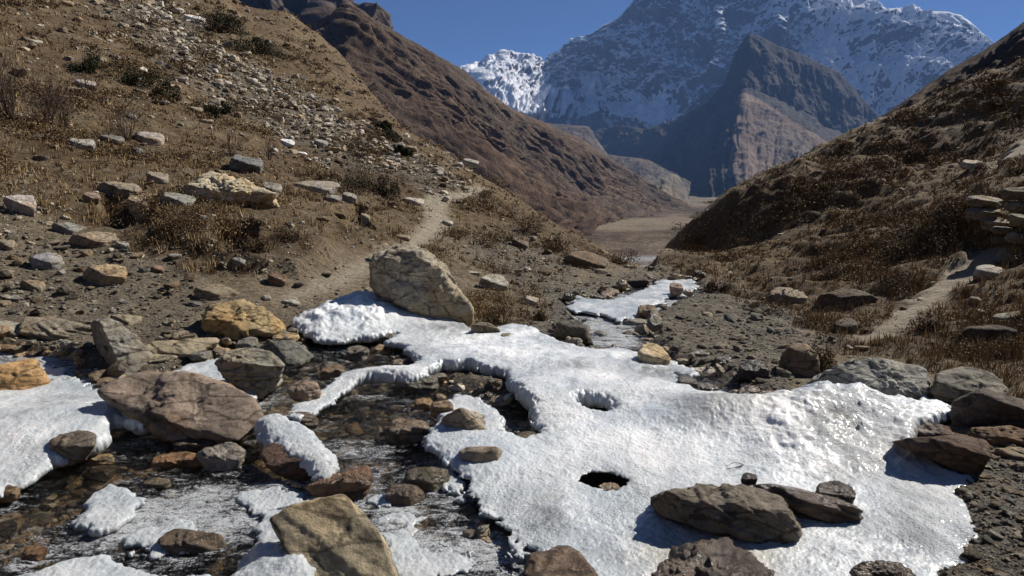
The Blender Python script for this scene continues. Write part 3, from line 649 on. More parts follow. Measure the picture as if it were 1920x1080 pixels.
# long brown mountainside on the left of the valley
loft('mountain', [
    [(380, 110, 900), (480, 95, 900), (560, 78, 920), (600, 62, 930), (625, 34, 945), (648, 0, 965), (690, 32, 1010), (760, 72, 1090), (815, 102, 1170), (868, 132, 1250), (910, 168, 1330), (960, 205, 1430), (1000, 222, 1540), (1040, 240, 1660), (1090, 262, 1830), (1140, 295, 2000), (1200, 332, 2200), (1262, 372, 2420), (1325, 402, 2600)],
    [(380, 220, 560), (560, 200, 620), (700, 180, 760), (850, 260, 950), (980, 320, 1200), (1120, 375, 1500), (1230, 395, 1900), (1325, 404, 2300)],
    [(380, 440, 330), (700, 430, 450), (900, 420, 640), (1060, 418, 900), (1180, 412, 1300), (1290, 407, 1800), (1330, 407, 2000)],
    [(380, 560, 300), (700, 540, 400), (900, 510, 580), (1060, 480, 840), (1180, 440, 1240), (1290, 420, 1740), (1330, 415, 1950)]],
    620, [170, 130, 12], M_BROWN, 12., 170., 12., 85., shear=-9.0, label= 'long brown mountainside sloping down to the valley floor', crest_amp=.12, back=500)
# dark crag behind its top
loft('mountain', [
    [(300, -160, 1900), (440, -60, 1800), (500, -12, 1750), (520, 2, 1750), (545, -20, 1720), (590, -40, 1700), (630, -30, 1650), (650, 10, 1600), (665, 60, 1600), (680, 160, 1580), (700, 260, 1560)],
    [(300, 200, 1400), (520, 90, 1400), (600, 100, 1350), (660, 200, 1320), (700, 300, 1300)], [(300, 420, 900), (700, 420, 900)]],
    220, [90, 50], M_CRAG, 60., 260., 45., 120., 'dark rocky crag above the left ridge', crest_amp=.2, back=500)
# shaded ridge behind the right-hand slope
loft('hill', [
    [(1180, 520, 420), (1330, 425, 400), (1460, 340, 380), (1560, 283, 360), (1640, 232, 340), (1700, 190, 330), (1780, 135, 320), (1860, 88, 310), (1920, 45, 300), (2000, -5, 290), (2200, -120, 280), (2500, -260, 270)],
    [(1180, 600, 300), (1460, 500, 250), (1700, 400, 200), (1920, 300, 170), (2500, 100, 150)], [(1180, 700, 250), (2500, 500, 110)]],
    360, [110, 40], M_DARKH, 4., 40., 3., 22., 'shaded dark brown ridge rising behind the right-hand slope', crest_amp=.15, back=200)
# valley floor, terraces and the land all around, reaching to the horizon
vx = np.concatenate([-np.geomspace(11000, 1500, 24), np.linspace(-1400, 2600, 320), np.geomspace(2700, 11000, 24)])
vy = np.concatenate([np.linspace(-6000, -400, 10), np.geomspace(60, 5200, 420), np.geomspace(5600, 12000, 14)])
VX, VY = np.meshgrid(vx, vy)
zc = np.interp(VY, [-26000, 0, 60, 130, 250, 500, 700, 900, 1050, 1500, 2200, 3500, 6000, 26000], [-60, -60, -60, -75, -88, -98, -104, -101, -104, -125, -160, -230, -300, -300])
zc = zc + 5*fbm(p3(VX/260, VY/260, 1.), 5)*sstep(60, 900, VY)
wv = 60*fbm(p3(VX/300, VY/300, 4.), 3); zc = zc + 2.5*(.5+.5*np.tanh((VY - 980 - wv)/60)) - 2
f = gridfaces(*VX.shape); a_ = np.stack([VX, VY, zc], -1).reshape(-1, 3)
if np.cross(a_[f[0, 1]]-a_[f[0, 0]], a_[f[0, 3]]-a_[f[0, 0]])[2] < 0: f = f[:, ::-1]
band = sstep(960, 1010, VY+wv*.5)*sstep(1330, 1200, VY+wv) + .8*sstep(2050, 2200, VY); riv = np.exp(-((VY+wv*.6-690-.10*(VX-150))/22)**2) + np.exp(-((VY+wv*.6-640-.05*(VX-150))/9)**2)
trk = np.exp(-((VY - 1340 - 1.9*(VX-110) - 14*np.sin(VX/30))/22)**2)*sstep(90, 120, VX)*sstep(360, 330, VX)
tag(mesh_obj('valley_floor', a_, f, M_VAL, True, {'band': band.ravel(), 'river': np.clip(riv, 0, 1).ravel(), 'track': trk.ravel()}), 'brown terraced floor of the main valley far below', kind='structure')
# ------------------------------------------------------------------ rocks
_ico = {}
def ico(n):
    if n not in _ico:
        b = bmesh.new(); bmesh.ops.create_icosphere(b, subdivisions=n, radius=1); b.verts.ensure_lookup_table()
        _ico[n] = (np.array([v.co[:] for v in b.verts]), np.array([[v.index for v in f.verts] for f in b.faces])); b.free()
    return _ico[n]
def unit(v): v = np.asarray(v, float); return v/np.linalg.norm(v)
def hullshape(D, N, H, p):
    q = np.clip(D @ N.T, 0, None)/H[None, :]
    return np.power(np.power(q, p).sum(1), -1/p)
def surf(px, py): return hit(px, py, SURF)
TAN = (.30, .25, .175); GREY = (.235, .225, .195); OCH = (.42, .31, .16); DARK = (.10, .088, .07); PALE = (.42, .39, .33); WHT = (.66, .64, .60)
RED = (.20, .105, .05); BLU = (.27, .27, .265); OLV = (.20, .17, .10); BRN = (.17, .12, .08); PNK = (.36, .29, .24)
def rock(name, label, outline, col, cat=None, th=.8, rv=.55, top=(0, -.25, 1), front=(0, -1, .2), sub=4, p=26, rough=.042, strata=.0, wet=False, chips=6, at_px=None, bury=.12, group=None, sd=None, lift=0.0):
    r_ = np.random.default_rng(abs(hash_(label)) % 99991 if sd is None else sd)
    O = np.array(outline if not isinstance(outline, str) else PP(outline), float)
    cx, cy = O[:, 0].mean(), (O[:, 1].min()+O[:, 1].max())/2; yb = O[:, 1].max()
    if at_px is None: at_px = (cx, yb - (O[:, 1].max()-O[:, 1].min())*.12)
    g = surf(*at_px); d0 = ray(cx, cy)
    Yb = g[1]; wpx = np.ptp(O[:, 0]); hpx = np.ptp(O[:, 1]); depth_f = (g - [0, 0, EYE]) @ np.array([0, CP, -SP])
    m = depth_f/F; W = wpx*m; Hh = hpx*m; T = th*max(.6*W, min(W, 1.6*Hh))
    Cc = np.array([0, 0, EYE]) + d0*(depth_f + .30*T)
    m2 = (depth_f + .30*T)/F; w_ = unit(d0); rt = np.array([1., 0, 0]); up = unit(np.cross(rt, w_)); rt = np.cross(w_, up)
    P2 = np.stack([(O[:, 0]-cx)*m2, -(O[:, 1]-cy)*m2], 1)
    P2[:, 1] -= bury*Hh*np.clip(-P2[:, 1]/(Hh*.5), 0, 1)
    # planes of the outline
    from_ = []
    area = 0.5*np.sum(P2[:, 0]*np.roll(P2[:, 1], -1)-np.roll(P2[:, 0], -1)*P2[:, 1]); 
    if area < 0: P2 = P2[::-1]
    # convex hull of the outline
    pts = sorted(map(tuple, P2)); 
    def half(pp):
        h_ = []
        for q in pp:
            while len(h_) > 1 and (h_[-1][0]-h_[-2][0])*(q[1]-h_[-2][1])-(h_[-1][1]-h_[-2][1])*(q[0]-h_[-2][0]) <= 0: h_.pop()
            h_.append(q)
        return h_[:-1]
    hull = half(pts)+half(pts[::-1]); hull = np.array(hull)
    cen = hull.mean(0); cen[1] = (hull[:, 1].min()+hull[:, 1].max())/2; hull = hull-cen; Cc = Cc + rt*cen[0] + up*cen[1]
    N = []; Hs = []
    for k in range(len(hull)):
        a, b = hull[k], hull[(k+1) % len(hull)]; e = b-a; n2 = np.array([e[1], -e[0]]); L = np.linalg.norm(n2)
        if L < 1e-6: continue
        n2 /= L; h = max(n2@a, .02*W); tilt = r_.uniform(-.12, .3)
        n3 = rt*n2[0]+up*n2[1] - w_*tilt*.0; N.append(unit(n3)); Hs.append(h)
    R = up*(rv-.5)*Hh - w_*T*.5
    for n3 in (unit(np.array(top) + r_.normal(0, .05, 3)), unit(np.array(front) + r_.normal(0, .08, 3))):
        N.append(n3); Hs.append(max(n3@R, .08*min(W, Hh)))
    N.append(unit(w_+np.array([0, 0, -.1]))); Hs.append(T*.5)
    for k in range(chips):
        n3 = unit(r_.normal(0, 1, 3) + np.array([0, -.9, .5])); s_ = max(abs(n3@rt)*W*.5 + abs(n3@up)*Hh*.5 + abs(n3@w_)*T*.5, .01)
        N.append(n3); Hs.append(s_*r_.uniform(.64, .88))
    D, Fc = ico(sub)
    sc = np.array([W, T, Hh])*.5; M = np.stack([rt, w_, up]); Dw = (D*sc) @ M; L = np.linalg.norm(Dw, axis=1)[:, None]; Dw = Dw/L
    rr = hullshape(Dw, np.array(N), np.array(Hs), p); P = Dw*rr[:, None]
    S = (W*Hh*T)**(1/3); q = P/S + r_.uniform(0, 50)
    dn = fbm(q*1.8, 5, .55)*rough*1.1 + .5*rough*ridged(q*3.4, 4, .55) + .25*rough*fbm(q*13, 3, .6)
    if strata:
        ax = unit(np.array([.25, -.1, 1]) + r_.normal(0, .2, 3)); dn = dn + strata*.10*(perlin(p3((q@ax)*7, q[:, 0]*.8, q[:, 1]*.8)) + .6*perlin(p3((q@ax)*19, q[:, 0]*1.1, q[:, 1]*1.1)))
    P = P + Dw*(dn*S)[:, None]
    P[:, 2] += lift
    o = mesh_obj(name, P, Fc, M_WET if wet else M_ROCK, True, origin=None); o.location = Cc; jit = r_.uniform(.88, 1.12)
    jit *= 1.22; o.color = (col[0]*jit, col[1]*jit, col[2]*jit, 1)
    return tag(o, label, cat or name.replace('_', ' '), group or 'rocks and boulders around the stream')
def hash_(s_):
    h = 5381
    for ch in s_: h = (h*33 + ord(ch)) & 0xffffffff
    return h
def E(x0, y0, x1, y1, lean=0):
    """plain blocky outline filling a pixel box"""
    r_ = np.random.default_rng(int(x0*7+y0*13)); n = 8; a = np.linspace(0, 2*math.pi, n, endpoint=False) + r_.uniform(-.25, .25, n)
    c, s_ = np.cos(a), np.sin(a); k = 1/np.power(np.abs(c)**3+np.abs(s_)**3, 1/3)*r_.uniform(.86, 1.0, n)
    return [((x0+x1)/2 + (x1-x0)/2*c[i]*k[i] + lean*s_[i]*k[i], (y0+y1)/2 + (y1-y0)/2*s_[i]*k[i]) for i in range(n)]
BG = 'rocks and boulders around the stream'
# foreground and stream
rock('boulder', 'big tan boulder with curved lit rim standing beside the ice and trail', '704,515 707,488 722,474 760,469 792,474 815,489 850,529 878,563 884,590 878,604 866,608 800,582 760,562 715,553', (.36, .32, .245), th=.8, rv=1.02, top=(.25, .1, 1), front=(-.2, -1, .25), sub=6, p=11, rough=.07, chips=0, bury=.05, sd=4)
rock('rock', 'knobbly ochre yellow rock perched above the ice at the left bank', '388,604 398,580 420,568 448,564 482,580 515,604 522,625 505,640 450,624 395,622', (.42, .315, .165), th=.85, rv=.35, top=(.1, -.35, 1), front=(0, -1, -.3), sub=5, rough=.13, p=12, bury=.0)
rock('slab', 'pale long slab leaning left of the tilted dark slab', '36,606 60,594 110,600 168,616 170,640 110,640 50,624', (.34, .29, .21), th=1., rv=.3, top=(.05, -.45, 1), front=(-.1, -1, 0), sub=5, strata=.8)
rock('slab', 'large tilted grey slab with a dark undercut side', '130,642 166,610 200,597 228,612 275,658 294,684 284,696 245,698 192,702 158,676', (.25, .23, .19), th=.8, rv=.42, top=(.42, -.55, .8), front=(-.75, -.8, -.1), sub=6, strata=.6, p=22)
rock('slab', 'long flat brown slab bridging ice and water at the left', '208,736 240,707 285,693 330,700 400,714 440,734 468,764 471,790 445,808 400,822 335,850 305,820 290,792 250,762', (.27, .21, .16), th=.9, rv=.36, top=(.12, -.42, 1), front=(-.35, -1, -.25), sub=6, strata=.8, p=22, chips=1)
rock('rock', 'orange block with a bright stripe at the left edge', '-40,700 20,682 55,674 66,690 82,716 60,730 20,740 -40,742', (.44, .27, .12), th=.9, rv=.5, top=(.2, -.5, 1), front=(.1, -1, .1), sub=5, strata=.5)
rock('rock', 'squarish grey rock scored by cracks above the flat slab', '416,676 428,660 455,654 500,664 523,684 516,722 492,735 440,716 420,700', (.30, .28, .22), th=.7, rv=.85, top=(0, -.5, 1), front=(.1, -.9, .55), sub=6, rough=.05, strata=1.)
rock('rock', 'smooth dark grey wedge rock right of the cracked rock', '492,650 512,640 550,640 572,655 586,668 560,684 530,692 505,676', (.15, .15, .125), th=.8, rv=.45, top=(.4, -.3, 1), front=(-.3, -1, .3), sub=5)
rock('stone', 'upright grey stone below the ochre rock', E(440, 626, 484, 664), (.23, .22, .19), rv=.6)
rock('stone', 'small ochre stone at the foot of the ochre rock', E(512, 622, 562, 642), (.42, .31, .17), rv=.4)
rock('slab', 'flat layered pale slab on the left bank gravel', '272,652 300,640 350,636 398,634 402,650 335,668 280,668', (.36, .30, .20), th=1.3, rv=.25, strata=1.2, sub=5)
rock('stone', 'squat tan stone lying on the layered bank slabs', E(322, 618, 368, 640), (.31, .26, .19), rv=.4, strata=.8)
rock('slab', 'thin pale slab between the tilted slab and layered slabs', E(262, 664, 330, 682), (.33, .29, .2), th=1.3, rv=.3, strata=.8)
rock('slab', 'big tan slab pointing out of the ice at the bottom edge', '508,984 530,970 575,958 634,936 652,956 700,1008 722,1048 742,1090 748,1160 640,1170 592,1100 570,1050 530,1012', (.38, .32, .215), th=.8, rv=.06, top=(.12, -.8, 1), front=(-.3, -1, -.5), sub=6, strata=.7, rough=.022, p=34, chips=0, bury=.0, at_px=(640, 1130))
rock('rock', 'long rough grey-brown rock lying in the foreground ice', '1228,938 1240,918 1290,908 1340,906 1430,910 1468,926 1490,962 1494,985 1484,998 1440,1000 1340,976 1240,956', (.20, .17, .13), th=.7, rv=.66, top=(0, -.2, 1), front=(-.1, -1, .25), sub=6, rough=.05, strata=.9, bury=.05, lift=-.03)
rock('slab', 'black wet slab behind the long foreground rock', '1425,902 1450,898 1500,914 1545,912 1600,935 1636,955 1605,964 1520,966 1465,945', (.13, .10, .08), th=1., rv=.6, wet=True, sub=5, strata=1., lift=-.035)
rock('rock', 'jagged black wet rock at the tip of the black slab', '1538,916 1545,896 1570,890 1592,896 1600,915 1595,935 1550,935', (.12, .09, .07), wet=True, sub=5, rough=.08, lift=-.04)
rock('stone', 'small black stone above the long foreground rock', E(1388, 887, 1420, 910), (.08, .06, .05), wet=True)
rock('boulder', 'broad pale grey boulder at the right edge of the ice', '1512,728 1540,708 1575,690 1632,675 1700,681 1726,694 1731,715 1729,750 1690,750 1640,742 1570,748', (.33, .32, .28), th=.8, rv=.5, top=(.1, -.5, 1), front=(.15, -1, .25), sub=6, rough=.07, p=18, strata=.4, bury=.05)
rock('boulder', 'flat-topped boulder right of the pale grey boulder', '1758,745 1768,702 1800,692 1845,696 1872,716 1878,730 1850,745 1800,762 1765,760', (.27, .245, .195), th=.9, rv=.48, top=(.1, -.45, 1), front=(-.3, -1, -.1), sub=5, strata=.9)
rock('boulder', 'large dark shaded boulder at the right edge of the photo', '1798,795 1806,750 1850,732 1900,744 1965,770 1970,815 1850,815', (.115, .09, .07), th=.9, rv=.8, top=(.2, -.1, 1), front=(-.4, -1, -.15), sub=5)
rock('slab', 'dark brown slab edging the ice under the dark boulder', '1688,830 1720,822 1790,820 1838,826 1844,855 1815,884 1770,868 1735,850', (.12, .085, .065), th=1., rv=.82, top=(.1, -.1, 1), front=(-.3, -1, -.35), sub=5)
rock('slab', 'flaky grey slab tip poking through ice beside the brown slab', E(1698, 792, 1768, 826, -10), (.2, .17, .14), th=1.2, strata=1.5, rv=.5)
rock('stone', 'small brown stone right of the flaky slab tip', E(1740, 796, 1786, 822), BRN, rv=.4)
rock('slab', 'rust-edged flat slab below the dark boulder at the right edge', E(1822, 800, 1930, 836, 8), (.2, .14, .09), th=1.2, strata=1.5, rv=.5, sub=5)
rock('slab', 'lower tan flake in the slab pile at the right edge', E(1850, 838, 1950, 862, 6), (.27, .22, .15), th=1.3, strata=1.2, rv=.4)
rock('stone', 'dull brown flake sticking from the bank at the right edge', E(1890, 868, 1960, 886), BRN, th=1.3, rv=.3)
rock('rock', 'half-dome rock with a lit right end set in the middle ice', '818,808 834,780 868,766 900,774 926,794 910,808 870,812', (.34, .30, .24), th=.8, rv=.8, top=(.6, -.05, .8), front=(-.5, -1, .2), sub=5, bury=.2)
rock('stone', 'narrow stone nearly buried in ice below the half-dome rock', '862,846 880,838 930,838 950,850 930,860 870,861', (.30, .26, .21), th=1., rv=.75, bury=.3)
rock('rock', 'tan cube-like rock on the ice in front of the gravel', '1197,662 1206,648 1226,644 1240,652 1256,670 1250,684 1212,680 1200,672', (.46, .38, .25), th=.9, rv=.45, top=(.1, -.4, 1), front=(-.1, -1, .1), sub=5)
rock('stone', 'small orange-brown stone alone on the right-hand ice', E(1416, 806, 1463, 829), (.36, .22, .12), rv=.5)
rock('rock', 'smooth dark olive dome rock at the upper ice edge', '879,628 884,610 900,604 920,606 936,618 943,632 910,634', (.17, .155, .115), rv=.8, rough=.03, sub=5)
rock('stone', 'little olive stone beside the olive dome rock', E(938, 624, 968, 641), OLV)
rock('rock', 'dark square block where the upper ice meets the gravel', '1040,628 1046,605 1066,600 1088,602 1100,618 1112,642 1078,634', (.12, .11, .09), rv=.75, sub=5)
rock('stone', 'long green-grey stone flake in the upper stream gravel', E(1166, 598, 1226, 613), (.27, .25, .2), th=1.2, rv=.5)
rock('rock', 'knobbly brown rock above the green-grey flake', E(1195, 569, 1232, 602), (.25, .18, .11), rough=.1)
rock('stone', 'pinkish block at the right end of the far ice', E(1254, 527, 1282, 553), (.33, .24, .19))
rock('rock', 'dark overhanging ledge at the brink of the stream', '1163,532 1180,522 1210,519 1216,530 1196,538 1168,540', (.12, .09, .07), th=1.2, rv=.7)
rock('stone', 'rounded stone splitting the far ice', E(1126, 540, 1162, 556), (.25, .21, .15))
rock('rock', 'brown pointed rock left of the round dry bush', '1462,694 1470,662 1490,646 1514,646 1532,664 1534,696 1500,708', (.21, .15, .10), rv=.85, front=(-.5, -1, .2), sub=5)
rock('boulder', 'long dark boulder at the foot of the right slope', '1530,575 1545,552 1580,544 1612,545 1640,560 1625,574 1570,580', (.13, .105, .075), rv=.7, sub=5)
rock('rock', 'two-lobed tan rock left of the long dark boulder', E(1440, 540, 1508, 576), (.29, .235, .17), rough=.12, sub=5)
rock('rock', 'dark rounded rock beside the right-hand path', E(1566, 594, 1608, 630), (.12, .095, .07))
rock('rock', 'pale rock high on the right slope beside the path', E(1803, 295, 1842, 317), PALE)
rock('rock', 'pale capped rock overhanging the right-hand path', '1830,520 1836,500 1862,492 1884,498 1878,512 1850,526', (.33, .30, .25), rv=.5, front=(-.5, -1, -.4))
rock('rock', 'dark hummocky rock sunk in grass at the right', '1808,632 1824,614 1866,608 1900,620 1890,640 1845,652', (.075, .055, .04), rv=.85)
rock('slab', 'flat grey-green slab in grass at the right edge', E(1868, 584, 1935, 606), (.27, .26, .2), th=1.3, rv=.6)
STK = [('widest pale slab on top of the ruined step wall', 1812, 366, 1880, 386), ('upper right slab of the ruined step wall at the photo edge', 1880, 350, 1950, 372), ('dark block under the widest slab of the step wall', 1816, 384, 1872, 412),
       ('second slab row at the right end of the step wall', 1888, 376, 1950, 398), ('thick middle block of the step wall', 1840, 404, 1898, 430), ('grey block low at the right end of the step wall', 1896, 398, 1950, 424),
       ('small tan slab jutting from the step wall middle', 1862, 422, 1896, 438), ('lowest small slab jutting from the step wall', 1860, 442, 1892, 456), ('bottom block of the step wall beside the path', 1892, 428, 1950, 458)]
for l_, a, b, c_, d_ in STK:
    rock('wall_stone', l_, E(a, b, c_, d_), (.24, .205, .15), cat='stone slab', th=1.1, rv=.6, front=(-.35, -1, -.3), strata=.8, at_px=((a+c_)/2, 462 if d_ > 400 else 440), group='slabs of the ruined step wall')
# left slope
LS = [('rock', 'pink-grey rounded boulder at the left edge of the slope', (12, 357, 62, 406), (.42, .37, .33), 5), ('rock', 'tan angular block above the dark hollow', (240, 361, 306, 409), (.40, .32, .22), 5),
      ('rock', 'smooth grey rock right of the tan angular block', (302, 357, 366, 392), (.27, .26, .22), 5), ('slab', 'slab roofing the dark hollow on the left', (188, 338, 262, 368), (.27, .23, .17), 5),
      ('rock', 'tan stone above the slab-roofed hollow', (274, 318, 316, 346), (.34, .29, .22), 4), ('rock', 'grey boulder right of the crusty outcrop', (482, 338, 528, 370), GREY, 4),
      ('rock', 'pale grey boulder high on the left by bare twigs', (128, 256, 176, 284), (.33, .32, .28), 4), ('rock', 'low grey stone right of the pale grey boulder', (190, 248, 230, 272), GREY, 4),
      ('rock', 'long light boulder half hidden by bare twigs', (254, 244, 306, 276), (.34, .31, .27), 4), ('rock', 'dark lichen-mottled boulder in the middle of the left slope', (430, 284, 492, 326), (.20, .20, .19), 5),
      ('stone', 'bright white stone on the left slope', (524, 258, 553, 275), (.80, .78, .74), 4), ('stone', 'small white stone below the bright white stone', (556, 282, 576, 292), (.75, .73, .7), 3),
      ('rock', 'upright grey block right of the white stone', (590, 255, 616, 279), (.28, .27, .25), 4), ('slab', 'grey slab above the brown slab on the left bank', (92, 417, 156, 442), GREY, 4),
      ('slab', 'thick brown slab with a shaded front on the left bank', (134, 433, 220, 469), (.33, .26, .18), 5), ('stone', 'flat blue-grey stone set in the left bank', (60, 472, 114, 508), (.29, .285, .28), 4),
      ('rock', 'layered orange-tan rock low on the left bank', (160, 494, 236, 538), (.40, .31, .2), 5), ('slab', 'oval brown slab tilted above the ochre rock', (366, 533, 438, 567), (.27, .22, .15), 4),
      ('rock', 'dark wedge stone on the bank left of the big boulder', (504, 502, 536, 541), (.16, .11, .075), 4), ('stone', 'grey chip below the eroded heath bank', (434, 478, 460, 500), GREY, 3),
      ('slab', 'grey shattered ledge left of the juniper', (546, 338, 640, 364), (.33, .31, .27), 4), ('slab', 'slanting grey slab left of the trail', (640, 350, 668, 384), (.3, .28, .24), 4),
      ('rock', 'narrow upright slab beside the dark nook', (676, 378, 694, 432), (.3, .26, .19), 4), ('slab', 'pale flake beside the bend of the trail', (756, 368, 800, 386), PALE, 3),
      ('boulder', 'dark low boulder near the end of the left spur', (1055, 469, 1141, 508), (.16, .125, .085), 5), ('rock', 'dark block on the slope right of the trail', (960, 438, 992, 470), (.14, .11, .08), 4),
      ('rock', 'pale crusted rock between trail and stream', (898, 514, 952, 546), PALE, 4), ('stone', 'pale stone above the upper ice', (984, 552, 1012, 576), PALE, 4),
      ('rock', 'white outcrop near the top of the left slope', (346, 18, 386, 48), (.62, .60, .58), 4), ('stone', 'tan stone on bare ground below the green bushes', (374, 220, 400, 233), (.42, .33, .22), 3),
      ('stone', 'tan flake above the tan stone on bare ground', (350, 196, 380, 212), TAN, 3), ('rock', 'jagged pale rock near the far left bush', (142, 144, 178, 170), (.38, .35, .33), 4),
      ('rock', 'whitish crag on the skyline of the left spur', (868, 294, 900, 312), PALE, 4), ('stone', 'tan stone on the bank at the left edge', (-6, 446, 26, 472), TAN, 4),
      ('stone', 'flat stone at the left edge above the leaning slab', (-10, 552, 34, 568), GREY, 4), ('slab', 'pale slab far left beside the leaning slab', (-30, 602, 40, 632), (.29, .26, .2), 5),
      ('stone', 'small tan stone above the leaning slab', (34, 524, 82, 548), (.3, .25, .18), 4), ('stone', 'brown stone right of the grey bank slab', (155, 356, 186, 384), (.26, .2, .15), 4),
      ('stone', 'pale stone on the slope above the pink-grey boulder', (50, 72, 78, 84), PALE, 3), ('stone', 'reddish chip below the heath bank', (286, 496, 308, 514), (.24, .15, .1), 3),
      ('stone', 'slim pale stone on the gravel above the far ice', (524, 562, 564, 573), PALE, 3), ('stone', 'pale chip below the brown bank slab', (218, 450, 240, 468), PALE, 3),
      ('slab', 'weathered flat slab above the layered slabs', (200, 588, 262, 612), (.3, .25, .17), 4), ('stone', 'grey stone at the start of the trail rise', (610, 362, 640, 380), GREY, 3),
      ('stone', 'tan stone on the trail edge above the big boulder', (742, 438, 770, 452), TAN, 3), ('stone', 'pale slab right of the trail bend', (828, 410, 850, 424), PALE, 3)]
for nm, l_, bx_, cl, sb in LS:
    rock(nm, l_, E(*bx_), cl, sub=sb, rough=.06, rv=.55, strata=.5 if nm == 'slab' else .2, front=(-.25, -1, .1), top=(.25, -.2, 1), group='rocks lying on the left slope')
rock('boulder', 'large crusty cream outcrop in the middle of the left slope', '354,358 372,332 408,326 450,342 500,362 502,384 460,388 400,380 362,374', (.50, .43, .30), th=.8, rv=.5, top=(.2, -.4, 1), sub=6, rough=.12, strata=.3)
def stain(o, f):
    me = o.data; co = np.zeros(len(me.vertices)*3, np.float32); me.vertices.foreach_get('co', co); co = co.reshape(-1, 3); co = (co-co.min(0))/np.ptp(co, 0)
    a_ = me.attributes.new('stain', 'FLOAT', 'POINT'); a_.data.foreach_set('value', np.clip(f(co[:, 0], co[:, 2]) + .5*fbm(co*5, 3), 0, 1).astype(np.float32))
for o_ in list(COL.objects):
    if 'curved lit rim' in o_.get('label', ''): stain(o_, lambda x, z: 1.1*sstep(.5, .15, z) * (.4+.6*sstep(.25, .6, x)))
# in and around the water
WR = [('rock', 'grey-brown wet rock between ice and water on the left', '90,822 112,810 135,806 166,812 168,832 158,852 126,864 100,848', (.24, .2, .155), 5), ('rock', 'ice-glazed pale cobble below the long flat slab', '374,850 390,836 430,830 452,842 452,862 432,884 398,882', (.46, .43, .39), 5),
      ('rock', 'orange wet rock beside the ice-glazed cobble', E(286, 846, 382, 878), (.46, .25, .08), 5), ('stone', 'olive cobble in the water near the grey-brown rock', E(164, 848, 214, 874), (.3, .22, .1), 4),
      ('rock', 'red-brown wet rock right above the tan slab', '578,908 610,888 650,878 682,870 694,892 686,918 660,935 610,926', (.30, .16, .07), 5), ('rock', 'dark reddish rock peeping from under the ice cap', '494,852 508,830 530,836 570,862 602,884 594,902 550,890 510,872', (.14, .075, .045), 5),
      ('rock', 'green-grey wet block under the lip of the ice shelf', E(758, 698, 824, 742), (.2, .19, .13), 5), ('stone', 'orange cobble in the pool below the ice shelf', E(776, 742, 812, 768), (.5, .3, .1), 4), ('stone', 'golden cobble touching the ice corner', E(808, 748, 852, 778), (.5, .34, .14), 4),
      ('rock', 'wet grey rock in the upper pool', E(648, 645, 694, 676), (.25, .23, .19), 4), ('stone', 'orange cobble at the outlet of the upper pool', E(600, 682, 652, 714), (.4, .25, .11), 4), ('stone', 'tan pebble at the ice edge of the upper pool', E(734, 670, 764, 691), (.42, .33, .22), 4),
      ('rock', 'pinkish tan rock glazed by ice right of the flat slab', E(540, 710, 602, 748), (.38, .30, .23), 5), ('stone', 'dark stone on the upper left ice', E(672, 600, 708, 615), OLV, 4), ('slab', 'flat brown wet slab above the ice cap', E(494, 768, 602, 802, 10), (.22, .16, .11), 5),
      ('stone', 'olive cobble right of the jagged ice island', E(268, 892, 322, 918), (.24, .2, .11), 4), ('slab', 'broad brown slab just under the water in midstream', E(724, 780, 806, 836), (.3, .22, .14), 5),
      ('rock', 'brown wet rock at the bottom under the ice edge', '1000,1030 1040,1016 1085,1022 1112,1060 1120,1120 1010,1130 985,1070', (.2, .12, .06), 5), ('rock', 'dark rocky lump bursting through ice at the bottom', '1262,1085 1285,1024 1320,1014 1352,1020 1400,1012 1440,1052 1470,1100 1400,1180 1240,1180 1210,1120', (.15, .11, .08), 6),
      ('rock', 'small crumbly dark rock in ice at the bottom right', '1606,1056 1620,1042 1665,1040 1700,1052 1706,1072 1670,1090 1620,1088', (.15, .115, .08), 5), ('rock', 'black wet stone below the round gravel bar', '1384,706 1392,682 1418,672 1438,690 1440,706 1420,714', (.09, .075, .06), 5),
      ('stone', 'dark flake in ice below the tan cube rock', E(1274, 700, 1312, 736, 8), (.13, .115, .1), 4), ('stone', 'narrow dark stone leaning on the ice lip', E(1310, 712, 1348, 742, 10), (.13, .115, .1), 4), ('stone', 'round pinkish cobble at the gravel edge', E(1384, 720, 1428, 748), (.3, .23, .18), 4),
      ('stone', 'rust-brown cobble at the edge of the right-hand ice', E(1420, 726, 1466, 758), (.25, .15, .08), 4), ('stone', 'smooth grey cobble at the top of the gravel bar', E(1296, 654, 1330, 670), (.33, .33, .32), 4), ('stone', 'grey cobble beside the dark pool by the gravel bar', E(1338, 664, 1376, 684), (.2, .19, .18), 4),
      ('stone', 'wet brown stone showing inside the lower melt hole', E(1120, 868, 1165, 894), (.3, .24, .17), 4), ('stone', 'dark pebble where water enters under the ice', E(750, 668, 786, 688), (.12, .08, .07), 4), ('rock', 'shaded dark rock under the upper ice bridge', E(700, 620, 748, 642), (.13, .11, .08), 4), ('stone', 'rusty cobble in the rapids at lower left', E(40, 1018, 84, 1052), (.34, .19, .07), 4),
      ('stone', 'brown cobble in the rapids near the left edge', E(-10, 906, 34, 934), (.32, .2, .09), 4), ('slab', 'dark submerged ledge below the jagged ice island', E(300, 990, 420, 1040, 10), (.2, .15, .09), 5), ('rock', 'brown ribbed rock below midstream foam', E(720, 905, 800, 950), (.22, .16, .1), 5),
      ('stone', 'mossy cobble in midstream shallows', E(760, 870, 850, 925), (.17, .15, .09), 4), ('rock', 'dark wet rock in the shadow of the long flat slab', E(318, 815, 420, 850, 6), (.12, .08, .05), 5)]
